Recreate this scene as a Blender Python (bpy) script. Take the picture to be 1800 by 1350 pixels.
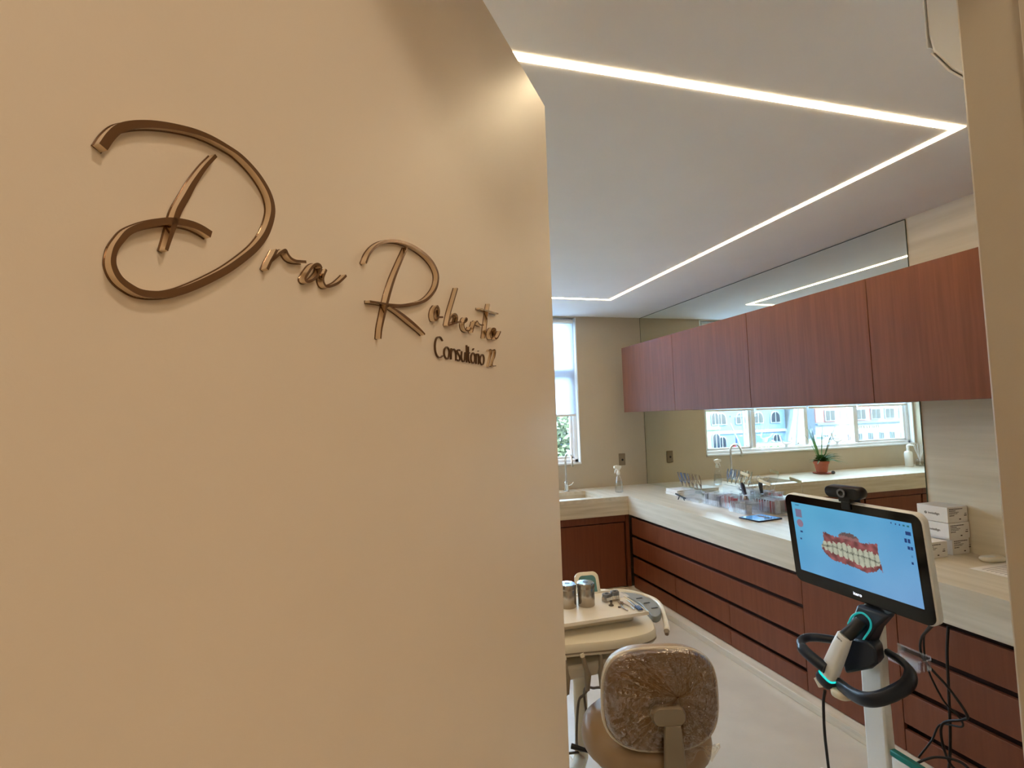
import bpy, bmesh, math, random
from mathutils import Vector, Matrix, noise
random.seed(7)
scn = bpy.context.scene
for o in list(bpy.data.objects): bpy.data.objects.remove(o)
COL = scn.collection

def lin(c):
    return tuple(((v / 255) / 12.92 if v / 255 <= 0.04045 else (((v / 255) + 0.055) / 1.055) ** 2.4) for v in c)

# ------------------------------------------------------------------ camera
EYE = 1.5
yaw, pitch, roll = math.radians(15.957), math.radians(3.6), math.radians(-1.855)
fw = Vector((math.sin(yaw) * math.cos(pitch), math.cos(yaw) * math.cos(pitch), math.sin(pitch)))
rt = Vector((math.cos(yaw), -math.sin(yaw), 0)); up = rt.cross(fw)
rt2 = rt * math.cos(roll) + up * math.sin(roll); up2 = -rt * math.sin(roll) + up * math.cos(roll)
cd = bpy.data.cameras.new('camera'); cam = bpy.data.objects.new('camera', cd); COL.objects.link(cam)
cam.matrix_world = Matrix(((rt2.x, up2.x, -fw.x, 0), (rt2.y, up2.y, -fw.y, 0), (rt2.z, up2.z, -fw.z, EYE), (0, 0, 0, 1)))
cd.sensor_fit = 'HORIZONTAL'; cd.sensor_width = 36; cd.lens = 36 * 933.5 / 1800
cd.clip_start = 0.02; cd.clip_end = 400
scn.camera = cam

# ------------------------------------------------------------------ sky, sun, exposure
w = bpy.data.worlds.new('sky'); scn.world = w; w.use_nodes = True
nt = w.node_tree; nt.nodes.clear()
sky = nt.nodes.new('ShaderNodeTexSky'); sky.sky_type = 'NISHITA'; sky.sun_disc = False
sky.sun_elevation = math.radians(48); sky.sun_rotation = math.radians(200); sky.altitude = 200; sky.dust_density = 4.0; sky.ozone_density = .4
bg = nt.nodes.new('ShaderNodeBackground'); bg.inputs[1].default_value = 3.6
wo = nt.nodes.new('ShaderNodeOutputWorld')
hz = nt.nodes.new('ShaderNodeHueSaturation'); hz.inputs['Saturation'].default_value = .5
nt.links.new(sky.outputs[0], hz.inputs['Color']); nt.links.new(hz.outputs[0], bg.inputs[0]); nt.links.new(bg.outputs[0], wo.inputs[0])
sd = bpy.data.lights.new('sun', 'SUN'); sd.energy = 1.2; sd.angle = 0.01; sd.color = (1, .96, .9)
so = bpy.data.objects.new('sun', sd); COL.objects.link(so)
so.rotation_euler = (math.radians(48), 0, math.radians(-25))
vs = scn.view_settings
vs.view_transform = 'Standard'; vs.look = 'None'; vs.gamma = 1; vs.use_curve_mapping = False
vs.exposure = 1.36
scn.cycles.transparent_max_bounces = 32

# ------------------------------------------------------------------ materials
def mat(name, col, rough=.5, metal=0, var=0, vscale=6, vstretch=(1, 1, 1), bump=0, bscale=60, bstretch=None,
        coat=0, trans=0, ior=1.45, emit=None, estr=0, spec=None, col2=None, detail=4, sub=0):
    m = bpy.data.materials.new(name); m.use_nodes = True
    n = m.node_tree; b = n.nodes['Principled BSDF']
    c = lin(col) + (1,)
    b.inputs['Base Color'].default_value = c
    b.inputs['Roughness'].default_value = rough; b.inputs['Metallic'].default_value = metal
    b.inputs['IOR'].default_value = ior
    if coat: b.inputs['Coat Weight'].default_value = coat; b.inputs['Coat Roughness'].default_value = .08
    if trans: b.inputs['Transmission Weight'].default_value = trans
    if spec is not None: b.inputs['Specular IOR Level'].default_value = spec
    if emit: b.inputs['Emission Color'].default_value = lin(emit) + (1,); b.inputs['Emission Strength'].default_value = estr
    tc = n.nodes.new('ShaderNodeTexCoord')
    def nz(scale, stretch, det):
        mp = n.nodes.new('ShaderNodeMapping'); mp.inputs['Scale'].default_value = stretch
        t = n.nodes.new('ShaderNodeTexNoise'); t.inputs['Scale'].default_value = scale; t.inputs['Detail'].default_value = det
        n.links.new(tc.outputs['Object'], mp.inputs[0]); n.links.new(mp.outputs[0], t.inputs['Vector']); return t
    t = nz(vscale, vstretch, detail)
    mx = n.nodes.new('ShaderNodeMix'); mx.data_type = 'RGBA'
    a2 = lin(col2) if col2 else tuple(v * (1 - var) for v in c[:3])
    mx.inputs[6].default_value = c if col2 else tuple(min(1, v * (1 + var)) for v in c[:3]) + (1,)
    mx.inputs[7].default_value = tuple(a2) + (1,)
    rp = n.nodes.new('ShaderNodeValToRGB'); rp.color_ramp.elements[0].position = .32; rp.color_ramp.elements[1].position = .68
    n.links.new(t.outputs[0], rp.inputs[0]); n.links.new(rp.outputs[0], mx.inputs[0]); n.links.new(mx.outputs[2], b.inputs['Base Color'])
    if bump:
        tb = nz(bscale, bstretch or (1, 1, 1), 3)
        bp = n.nodes.new('ShaderNodeBump'); bp.inputs['Strength'].default_value = bump; bp.inputs['Distance'].default_value = .002
        n.links.new(tb.outputs[0], bp.inputs['Height']); n.links.new(bp.outputs[0], b.inputs['Normal'])
    return m

def clear(name, tint=(235, 245, 250), gloss=.12, rough=.05, bump=0, bscale=40, top=.75):
    """thin clear sheet: mostly transparent, with a glossy sheen that grows at grazing angles"""
    m = bpy.data.materials.new(name); m.use_nodes = True; n = m.node_tree; n.nodes.clear()
    o = n.nodes.new('ShaderNodeOutputMaterial'); mx = n.nodes.new('ShaderNodeMixShader')
    tr = n.nodes.new('ShaderNodeBsdfTransparent'); tr.inputs[0].default_value = lin(tint) + (1,)
    gl = n.nodes.new('ShaderNodeBsdfGlossy'); gl.inputs['Roughness'].default_value = rough
    lw = n.nodes.new('ShaderNodeLayerWeight'); lw.inputs[0].default_value = .35
    mr = n.nodes.new('ShaderNodeMapRange'); mr.inputs[3].default_value = gloss; mr.inputs[4].default_value = top
    n.links.new(lw.outputs['Facing'], mr.inputs[0]); n.links.new(mr.outputs[0], mx.inputs[0])
    n.links.new(tr.outputs[0], mx.inputs[1]); n.links.new(gl.outputs[0], mx.inputs[2]); n.links.new(mx.outputs[0], o.inputs[0])
    if bump:
        tc = n.nodes.new('ShaderNodeTexCoord'); t = n.nodes.new('ShaderNodeTexNoise'); t.inputs['Scale'].default_value = bscale
        bp = n.nodes.new('ShaderNodeBump'); bp.inputs['Strength'].default_value = bump; bp.inputs['Distance'].default_value = .004
        n.links.new(tc.outputs['Object'], t.inputs['Vector']); n.links.new(t.outputs[0], bp.inputs['Height'])
        n.links.new(bp.outputs[0], gl.inputs['Normal']); n.links.new(bp.outputs[0], lw.inputs['Normal'])
    return m

def emis(name, col, s):
    m = bpy.data.materials.new(name); m.use_nodes = True; n = m.node_tree; n.nodes.clear()
    o = n.nodes.new('ShaderNodeOutputMaterial'); e = n.nodes.new('ShaderNodeEmission')
    e.inputs[0].default_value = lin(col) + (1,); e.inputs[1].default_value = s; n.links.new(e.outputs[0], o.inputs[0]); return m

M = {}
M['door'] = mat('door_paint', (229, 214, 193), .42, var=.02, vscale=3, bump=.05, bscale=300)
M['frame'] = mat('frame_paint', (196, 182, 158), .45, var=.02, bump=.05, bscale=250)
M['wall'] = mat('wall_paint', (194, 181, 160), .8, var=.025, vscale=4, bump=.08, bscale=400)
M['corridor'] = mat('corridor_paint', (220, 204, 180), .85, var=.02)
M['ceiling'] = mat('ceiling_paint', (246, 243, 238), .85, var=.015, vscale=3)
M['floor'] = mat('floor_porcelain', (204, 195, 180), .32, var=.05, vscale=5, bump=.02, bscale=80)
M['stone'] = mat('limestone_lengthwise', (222, 212, 194), .38, vscale=1.6, vstretch=(16, 1.2, 22), col2=(204, 193, 172), detail=7, bump=.06, bscale=8, bstretch=(14, 1, 20))
M['stone_x'] = mat('limestone_crosswise', (222, 210, 190), .38, vscale=1.6, vstretch=(1.2, 14, 22), col2=(192, 176, 148), detail=7, bump=.06, bscale=8, bstretch=(1, 14, 20))
M['stone_wall'] = mat('limestone_cladding', (232, 222, 202), .5, vscale=1.4, vstretch=(8, 1.0, 14), col2=(214, 203, 180), detail=8, bump=.25, bscale=6, bstretch=(8, 1, 16))
M['wood'] = mat('walnut_veneer', (124, 75, 51), .40, vscale=2.2, vstretch=(26, 26, 1.2), col2=(109, 64, 41), detail=8, spec=.35, bump=.04, bscale=20, bstretch=(20, 20, 1))
M['wood_low'] = mat('walnut_veneer_drawers', (122, 66, 40), .42, vscale=2.2, vstretch=(22, 22, 1.2), col2=(112, 57, 33), detail=8, bump=.04, bscale=20, bstretch=(20, 20, 1))
M['wood_dark'] = mat('dark_carcass', (58, 26, 16), .6, var=.1)
M['bronze_face'] = mat('bronze_acrylic_face', (118, 86, 58), .18, metal=.35, var=.05)
M['bronze_side'] = mat('bronze_mirror_edge', (228, 210, 184), .10, metal=1, var=.03)
M['bronze_thin'] = mat('bronze_thin_letters', (98, 72, 48), .3, metal=.3, var=.05)
M['white'] = mat('white_plastic', (236, 234, 228), .35, var=.01)
M['white_frame'] = mat('white_aluminium', (238, 240, 242), .3, var=.01)
M['black'] = mat('black_plastic', (14, 14, 18), .35, var=.1)
M['black_gloss'] = mat('black_glass_bezel', (5, 5, 6), .12, var=.05)
M['navy'] = mat('dark_navy_plastic', (26, 34, 48), .38, var=.1)
M['teal'] = mat('teal_plastic', (20, 120, 112), .35, var=.05)
M['chrome'] = mat('chrome', (225, 228, 230), .08, metal=1, var=.02)
M['steel'] = mat('brushed_steel', (176, 166, 154), .24, metal=1, var=.06, vscale=30, vstretch=(1, 1, .2))
M['cream'] = mat('cream_plastic', (232, 222, 200), .36, var=.015)
M['tray'] = mat('white_tray', (240, 232, 218), .3, var=.01)
M['grey_panel'] = mat('grey_membrane', (132, 136, 134), .4, var=.04)
M['leather'] = mat('tan_upholstery', (154, 126, 94), .38, var=.05, vscale=10, bump=.1, bscale=180)
M['shell'] = mat('brown_back_shell', (122, 88, 50), .3, var=.12, vscale=14)
M['taupe'] = mat('taupe_plastic', (140, 126, 106), .4, var=.04)
M['rubber'] = mat('black_cable', (16, 12, 12), .55, var=.1)
M['hose'] = mat('grey_brown_hose', (92, 80, 68), .5, var=.06)
M['outlet'] = mat('bronze_outlet_plate', (134, 118, 96), .4, metal=.2, var=.03)
M['terracotta'] = mat('terracotta', (176, 96, 70), .75, var=.08, vscale=20)
M['leaf'] = mat('leaf_green', (70, 104, 48), .45, var=.25, vscale=14)
M['soil'] = mat('soil', (60, 42, 30), .95, var=.2)
M['box'] = mat('white_carton', (240, 236, 232), .5, var=.01)
M['ink'] = mat('printed_ink', (70, 62, 56), .6, var=.05)
M['paper'] = mat('paper', (240, 234, 228), .7, var=.01)
M['acrylic'] = clear('clear_acrylic', (254, 254, 255), .05, .06, top=.42)
M['wrap'] = clear('clear_plastic_wrap', (248, 238, 220), .10, .06, bump=1.0, bscale=60)
M['glass'] = clear('window_glass', (226, 240, 246), .03, .01)
M['blue_steel'] = mat('blue_handle_steel', (120, 140, 180), .25, metal=.8, var=.1)
M['red'] = mat('red_plastic', (206, 70, 60), .4, var=.06)
M['mirror'] = mat('mirror_silvering', (236, 241, 232), .012, metal=1, var=.0)
M['mirror_edge'] = mat('mirror_edge_green', (60, 78, 64), .2, var=.05)
M['led'] = emis('led_diffuser', (255, 228, 184), 13.5)
M['lamp'] = emis('added_lamp_disc', (255, 220, 170), 8.0)

def translucent(name, col, amount):
    m = bpy.data.materials.new(name); m.use_nodes = True; n = m.node_tree; n.nodes.clear()
    o = n.nodes.new('ShaderNodeOutputMaterial'); mx = n.nodes.new('ShaderNodeMixShader'); mx.inputs[0].default_value = amount
    d = n.nodes.new('ShaderNodeBsdfDiffuse'); t = n.nodes.new('ShaderNodeBsdfTranslucent'); tp = n.nodes.new('ShaderNodeBsdfTransparent')
    d.inputs[0].default_value = lin(col) + (1,); t.inputs[0].default_value = lin(col) + (1,)
    mx2 = n.nodes.new('ShaderNodeMixShader'); mx2.inputs[0].default_value = .10
    n.links.new(d.outputs[0], mx.inputs[1]); n.links.new(t.outputs[0], mx.inputs[2])
    n.links.new(mx.outputs[0], mx2.inputs[1]); n.links.new(tp.outputs[0], mx2.inputs[2]); n.links.new(mx2.outputs[0], o.inputs[0]); return m
M['blind'] = translucent('blind_fabric', (214, 220, 230), .66)

def milky(name, col, amount):
    m = bpy.data.materials.new(name); m.use_nodes = True; n = m.node_tree; b = n.nodes['Principled BSDF']; o = n.nodes['Material Output']
    b.inputs['Base Color'].default_value = lin(col) + (1,); b.inputs['Roughness'].default_value = .2
    tp = n.nodes.new('ShaderNodeBsdfTransparent'); mx = n.nodes.new('ShaderNodeMixShader'); mx.inputs[0].default_value = amount
    n.links.new(tp.outputs[0], mx.inputs[1]); n.links.new(b.outputs[0], mx.inputs[2]); n.links.new(mx.outputs[0], o.inputs[0]); return m
M['milky'] = milky('frosted_acrylic', (244, 246, 250), .7)

# ------------------------------------------------------------------ mesh helpers
def catmull(p, n=6, closed=False):
    p = [Vector(q) for q in p]
    if len(p) < 3: return p
    out = []; k = len(p); rng = k if closed else k - 1
    for i in range(rng):
        a = p[(i - 1) % k] if (closed or i > 0) else p[0] * 2 - p[1]
        b = p[i]; c = p[(i + 1) % k]
        d = p[(i + 2) % k] if (closed or i + 2 < k) else p[-1] * 2 - p[-2]
        for j in range(n):
            t = j / n
            out.append(.5 * ((2 * b) + (c - a) * t + (2 * a - 5 * b + 4 * c - d) * t * t + (3 * b - a - 3 * c + d) * t ** 3))
    if not closed: out.append(p[-1].copy())
    return out

class MB:
    def __init__(s, T=None): s.v = []; s.f = []; s.m = []; s.T = T
    def add(s, vs, fs, mi=0):
        k = len(s.v)
        for q in vs:
            q = Vector(q); s.v.append(s.T @ q if s.T is not None else q)
        for f in fs: s.f.append([k + i for i in f]); s.m.append(mi)
        return s
    def bx(s, x0, x1, y0, y1, z0, z1, mi=0):
        return s.add([(x0, y0, z0), (x1, y0, z0), (x1, y1, z0), (x0, y1, z0), (x0, y0, z1), (x1, y0, z1), (x1, y1, z1), (x0, y1, z1)],
                     [(0, 3, 2, 1), (4, 5, 6, 7), (0, 1, 5, 4), (1, 2, 6, 5), (2, 3, 7, 6), (3, 0, 4, 7)], mi)
    def tube(s, pts, r, n=8, mi=0, closed=False, flat=1.0, upv=None):
        p = [Vector(q) for q in pts]; k = len(p); R = r if isinstance(r, (list, tuple)) else [r] * k
        vs = []; prev = None
        for i in range(k):
            if closed: t = p[(i + 1) % k] - p[i - 1]
            else: t = p[min(i + 1, k - 1)] - p[max(i - 1, 0)]
            t.normalize()
            if upv is not None: a = Vector(upv)
            elif prev is None: a = Vector((0, 0, 1)) if abs(t.z) < .9 else Vector((1, 0, 0))
            else: a = prev
            a = (a - t * a.dot(t)).normalized(); b = t.cross(a); prev = a
            for j in range(n):
                th = 2 * math.pi * (j + .5) / n
                vs.append(p[i] + a * math.cos(th) * R[i] + b * math.sin(th) * R[i] * flat)
        fs = []
        for i in range(k if closed else k - 1):
            i2 = (i + 1) % k
            for j in range(n): fs.append((i * n + j, i * n + (j + 1) % n, i2 * n + (j + 1) % n, i2 * n + j))
        if not closed: fs.append(tuple(range(n))[::-1]); fs.append(tuple((k - 1) * n + j for j in range(n)))
        return s.add(vs, fs, mi)
    def cyl(s, p0, p1, r0, r1=None, n=16, mi=0): return s.tube([p0, p1], [r0, r1 if r1 is not None else r0], n, mi)
    def lathe(s, prof, c=(0, 0, 0), n=24, mi=0, sx=1, sy=1):
        vs = []; k = len(prof)
        for r, z in prof:
            for j in range(n):
                th = 2 * math.pi * j / n; vs.append((c[0] + r * sx * math.cos(th), c[1] + r * sy * math.sin(th), c[2] + z))
        fs = [(i * n + j, i * n + (j + 1) % n, (i + 1) * n + (j + 1) % n, (i + 1) * n + j) for i in range(k - 1) for j in range(n)]
        fs.append(tuple(range(n))[::-1]); fs.append(tuple((k - 1) * n + j for j in range(n)))
        return s.add(vs, fs, mi)
    def prism(s, poly, z0, z1, axis='z', mi=0):
        n = len(poly)
        def q(a, b, h): return {'z': (a, b, h), 'x': (h, a, b), 'y': (a, h, b)}[axis]
        vs = [q(a, b, z0) for a, b in poly] + [q(a, b, z1) for a, b in poly]
        fs = [tuple(range(n))[::-1], tuple(range(n, 2 * n))] + [(i, (i + 1) % n, n + (i + 1) % n, n + i) for i in range(n)]
        return s.add(vs, fs, mi)
    def loft(s, rings, mi=0, cap=True):
        n = len(rings[0]); vs = [q for r in rings for q in r]
        fs = [(i * n + j, i * n + (j + 1) % n, (i + 1) * n + (j + 1) % n, (i + 1) * n + j) for i in range(len(rings) - 1) for j in range(n)]
        if cap: fs.append(tuple(range(n))[::-1]); fs.append(tuple((len(rings) - 1) * n + j for j in range(n)))
        return s.add(vs, fs, mi)
    def build(s, name, mats, parent=None, bevel=0, seg=2, smooth=None, subd=0):
        root = parent
        while root is not None and root.parent is not None: root = root.parent
        off = root.location if root is not None else Vector((0, 0, 0))
        me = bpy.data.meshes.new(name)
        me.from_pydata([tuple(q - off) for q in s.v], [], s.f)
        for mm in (mats if isinstance(mats, (list, tuple)) else [mats]): me.materials.append(M[mm] if isinstance(mm, str) else mm)
        for p, i in zip(me.polygons, s.m): p.material_index = i
        b = bmesh.new(); b.from_mesh(me); bmesh.ops.recalc_face_normals(b, faces=b.faces); b.to_mesh(me); b.free()
        if smooth is not None:
            for p in me.polygons: p.use_smooth = True
            me.set_sharp_from_angle(angle=math.radians(smooth))
        o = bpy.data.objects.new(name, me); COL.objects.link(o); o.parent = parent
        if bevel:
            md = o.modifiers.new('bevel', 'BEVEL'); md.width = bevel; md.segments = seg; md.limit_method = 'ANGLE'; md.angle_limit = math.radians(40)
            for p in me.polygons: p.use_smooth = True
            me.set_sharp_from_angle(angle=math.radians(50))
        if subd:
            md = o.modifiers.new('subd', 'SUBSURF'); md.levels = subd; md.render_levels = subd
        return o

def tag(o, label=None, cat=None, group=None, kind=None):
    if label: o['label'] = label
    if cat: o['category'] = cat
    if group: o['group'] = group
    if kind: o['kind'] = kind
    return o
def thing(name, label, cat, loc, group=None):
    o = bpy.data.objects.new(name, None); COL.objects.link(o); o.location = loc; o.empty_display_size = .05
    return tag(o, label, cat, group)
def struct(name, mb, m, label=None, bevel=0, parent=None):
    o = mb.build(name, m, parent, bevel=bevel); return tag(o, label, None, None, 'structure')
def copy_tree(o, parent=None):
    c = o.copy(); COL.objects.link(c); c.parent = parent
    for ch in list(o.children): copy_tree(ch, c)
    return c
def rrect(w, h, r, n=6, cx=0, cy=0):
    out = []
    for qx, qy, a0 in ((1, 1, 0), (-1, 1, 90), (-1, -1, 180), (1, -1, 270)):
        for i in range(n + 1):
            a = math.radians(a0 + 90 * i / n); out.append((cx + qx * (w / 2 - r) + r * math.cos(a), cy + qy * (h / 2 - r) + r * math.sin(a)))
    return out
def text_mesh(s, size, name, m, parent, mw, ext=.0003):
    """flat printed lettering as a thin mesh; mw = world matrix of the baseline start"""
    cu = bpy.data.curves.new(name, 'FONT'); cu.body = s; cu.size = size; cu.extrude = ext; cu.resolution_u = 3
    t = bpy.data.objects.new(name + '_tmp', cu); COL.objects.link(t)
    dg = bpy.context.evaluated_depsgraph_get(); me = bpy.data.meshes.new_from_object(t.evaluated_get(dg)); bpy.data.objects.remove(t)
    root = parent
    while root.parent is not None: root = root.parent
    me.transform(Matrix.Translation(-root.location) @ mw); me.materials.clear(); me.materials.append(M[m] if isinstance(m, str) else m)
    o = bpy.data.objects.new(name, me); COL.objects.link(o); o.parent = parent; return o
def frame(o, xa, ya):
    xa = Vector(xa).normalized(); ya = Vector(ya); ya = (ya - xa * ya.dot(xa)).normalized(); za = xa.cross(ya)
    return Matrix(((xa.x, ya.x, za.x, o[0]), (xa.y, ya.y, za.y, o[1]), (xa.z, ya.z, za.z, o[2]), (0, 0, 0, 1)))

# ================================================================== THE SETTING
XW, XL, YB, YF, YC, ZC = 2.732, -0.85, 4.765, 0.555, 0.30, 2.463
struct('floor', MB().bx(-2.0, 3.2, -2.4, 5.0, -.12, 0), 'floor')
struct('ceiling', MB().bx(XL - .12, XW + .12, YF - .255, YB + .16, ZC, ZC + .12), 'ceiling')
struct('wall_right', MB().bx(XW, XW + .12, YF, YB + .16, 0, ZC), 'stone_wall')
struct('wall_left', MB().bx(XL - .12, XL, YF, YB + .16, 0, ZC), 'wall')
WX0, WX1, WZ0, WZ1 = -.83, 2.03, 1.045, 2.452
b = MB().bx(XL, WX0, YB, YB + .16, 0, ZC).bx(WX1, XW, YB, YB + .16, 0, ZC).bx(WX0, WX1, YB, YB + .16, 0, WZ0).bx(WX0, WX1, YB, YB + .16, WZ1, ZC)
struct('wall_back', b, 'wall')
DX0, DX1, DZ = -.275, .915, 2.30
b = MB().bx(-2.0, DX0, YC, YF, 0, ZC).bx(DX1, 3.2, YC, YF, 0, ZC).bx(DX0, DX1, YC, YF, DZ, ZC)
struct('wall_front', b, 'wall')
# corridor the photographer stands in
struct('wall_corridor_back', MB().bx(-2.0, 3.2, -2.4, -2.28, 0, 2.5), 'corridor')
struct('wall_corridor_left', MB().bx(-2.12, -2.0, -2.4, YF, 0, 2.5), 'corridor')
struct('wall_corridor_right', MB().bx(3.2, 3.32, -2.4, YF, 0, 2.5), 'corridor')
struct('ceiling_corridor', MB().bx(-2.12, 3.32, -2.4, YC, 2.5, 2.6), 'ceiling')

# door lining
tr = struct('trim_1', MB().bx(.895, DX1, .288, .562, 0, DZ - .02), 'frame', 'beige door lining on the right of the doorway', bevel=.004)
MB().bx(.882, .895, .298, .478, 0, DZ - .02).build('door_stop', 'frame', tr, bevel=.002)
tr = struct('trim_2', MB().bx(DX0, DX1, .288, .562, DZ - .02, DZ), 'frame', 'beige door head lining above the doorway', bevel=.004)
MB().bx(DX0 + .01, .895, .292, .318, 2.25, DZ - .02).build('door_stop', 'frame', tr, bevel=.002)
struct('trim_3', MB().bx(DX0, DX0 + .015, .288, .335, 0, DZ - .02), 'frame', 'beige door lining on the hinge side', bevel=.003)

# door leaf, swung into the room
A = math.radians(37.5); D = Vector((math.sin(A), math.cos(A), 0)); N = Vector((D.y, -D.x, 0)); DC = -0.37082
TH = 1.2235
def dp(t, z, off=0): return D * t + N * (DC + off) + Vector((0, 0, z))
b = MB(Matrix(((D.x, -N.x, 0, N.x * DC), (D.y, -N.y, 0, N.y * DC), (0, 0, 1, 0), (0, 0, 0, 1))))
b.bx(.14, TH, 0, .04, .006, 2.27)
door = struct('door_1', b, 'door', 'wide cream door leaf standing open into the room', bevel=.0025)
for z in (.25, 1.2, 2.05):
    MB().cyl(dp(.145, z - .045, -.046), dp(.145, z + .045, -.046), .007, n=10).build('hinge', 'steel', door, smooth=40)

# ------------------------------------------------------------------ lettering on the door
def ribbon(b, pts, hw, depth, nsub=5, edge=1):
    """a cut-out letter stroke lying on the door: thin front, deep edge"""
    p = catmull([(t, z, 0) for t, z in pts], nsub) if len(pts) > 2 else [Vector((t, z, 0)) for t, z in pts]
    k = len(p); vs = []; 
    for i in range(k):
        t = (p[min(i + 1, k - 1)] - p[max(i - 1, 0)]).normalized(); s = Vector((-t.y, t.x, 0))
        h = hw(i / (k - 1)) if callable(hw) else hw
        for sg, dd in ((1, depth), (-1, depth), (-1, .0002), (1, .0002)):
            q = p[i] + s * h * sg; vs.append(dp(q.x, q.y, dd))
    fr = [(4 * i, 4 * i + 1, 4 * i + 5, 4 * i + 4) for i in range(k - 1)]
    sd = []
    for i in range(k - 1):
        for j in (1, 2, 3): sd.append((4 * i + j, 4 * i + (j + 1) % 4, 4 * i + 4 + (j + 1) % 4, 4 * i + 4 + j))
    sd += [(3, 2, 1, 0), (4 * k - 4, 4 * k - 3, 4 * k - 2, 4 * k - 1)]
    m0 = len(b.v); b.add(vs, fr, 0); kk = len(b.f)
    for f in sd: b.f.append([m0 + i for i in f]); b.m.append(edge)
SCRIPT = [
  ('D', [[(0.214,1.6829),(0.2186,1.6926),(0.2244,1.7009),(0.2325,1.7073),(0.2432,1.7134),(0.2545,1.7183),(0.2665,1.7224),(0.2792,1.7258),(0.2927,1.7275),(0.3071,1.7272),(0.3194,1.7256),(0.3322,1.7203),(0.3423,1.7133),(0.3501,1.7043),(0.3536,1.6934),(0.3518,1.6813),(0.3456,1.6664),(0.3354,1.6522),(0.3224,1.6391),(0.3073,1.6259),(0.2918,1.6146),(0.2773,1.6052),(0.2649,1.5984),(0.2522,1.5941),(0.2401,1.5927),(0.2318,1.5952),(0.2258,1.5991),(0.2223,1.6046),(0.2212,1.6106),(0.2226,1.6183),(0.2264,1.6258),(0.2313,1.6327),(0.2396,1.6392),(0.2483,1.6444),(0.2574,1.6486),(0.267,1.6512),(0.277,1.6524),(0.2849,1.6517),(0.2923,1.6497)],[(0.2963,1.715),(0.2873,1.702),(0.2781,1.6856),(0.2718,1.6721),(0.2657,1.6591),(0.2622,1.6473),(0.2593,1.637),(0.2564,1.6269)]]),
  ('r', [[(0.3579,1.6563),(0.3548,1.6506),(0.3507,1.6435),(0.347,1.6358)],[(0.351,1.6442),(0.3571,1.65),(0.3625,1.6552),(0.368,1.6589),(0.3704,1.6562),(0.3744,1.6532),(0.3801,1.6523),(0.3868,1.6534),(0.3937,1.6549)]]),
  ('a', [[(0.415,1.6538),(0.4127,1.6566),(0.4081,1.6564),(0.4026,1.6527),(0.3962,1.6446),(0.3922,1.6378),(0.3961,1.6361),(0.4042,1.6406),(0.4116,1.6483),(0.415,1.6538)],[(0.4217,1.6545),(0.4172,1.6457),(0.4176,1.6404),(0.4209,1.6374),(0.4268,1.6384),(0.4378,1.6439),(0.4462,1.6504),(0.4521,1.6557)]]),
  ('R', [[(0.4857,1.6777),(0.493,1.6904),(0.5056,1.7029),(0.5231,1.7134),(0.5462,1.7214),(0.5707,1.7256),(0.5969,1.726),(0.622,1.7226),(0.6395,1.7157),(0.6496,1.7042),(0.6458,1.6877),(0.6315,1.6723),(0.6107,1.6591),(0.5833,1.6495),(0.5579,1.6433),(0.532,1.6392),(0.5122,1.6374),(0.4916,1.6354)],[(0.5718,1.7202),(0.5548,1.6951),(0.5399,1.6709),(0.5277,1.6456),(0.5194,1.6245),(0.5135,1.6081),(0.5111,1.5956)],[(0.5297,1.6374),(0.5527,1.6328),(0.5772,1.6258),(0.598,1.6189),(0.6102,1.614)]]),
  ('o', [[(0.6444,1.6584),(0.6375,1.6519),(0.6344,1.6439),(0.6369,1.6377),(0.6435,1.6392),(0.6491,1.6464),(0.6508,1.6543),(0.6472,1.6584),(0.6444,1.6584)],[(0.6484,1.6434),(0.661,1.6455)]]),
  ('b', [[(0.7084,1.6976),(0.6953,1.6754),(0.6838,1.6562),(0.6745,1.6359)],[(0.6756,1.637),(0.6812,1.6458),(0.6921,1.6546),(0.7007,1.6566),(0.7059,1.6529),(0.7023,1.6451),(0.6892,1.6401),(0.6755,1.636)],[(0.7022,1.6446),(0.7178,1.6476)]]),
  ('e', [[(0.7245,1.6465),(0.7352,1.6513),(0.739,1.6551),(0.7343,1.656),(0.7282,1.6502),(0.7266,1.6427),(0.732,1.6372),(0.7438,1.6378),(0.7514,1.6442)]]),
  ('r', [[(0.7669,1.6553),(0.7613,1.6457),(0.7558,1.6368)],[(0.7579,1.643),(0.7667,1.6525),(0.7746,1.6576),(0.7809,1.6547),(0.7886,1.6536),(0.7993,1.6552)]]),
  ('t', [[(0.8271,1.6957),(0.8204,1.681),(0.8117,1.6577),(0.8032,1.6336)],[(0.7852,1.6805),(0.8204,1.6822),(0.8646,1.6849)]]),
  ('a', [[(0.8429,1.6559),(0.834,1.6534),(0.8262,1.6447),(0.8284,1.6369),(0.8373,1.6404),(0.8484,1.6501),(0.8502,1.6552),(0.8429,1.6559)],[(0.8507,1.654),(0.8448,1.6425),(0.8489,1.6383),(0.8598,1.6427),(0.873,1.6548)]]),
]
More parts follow.
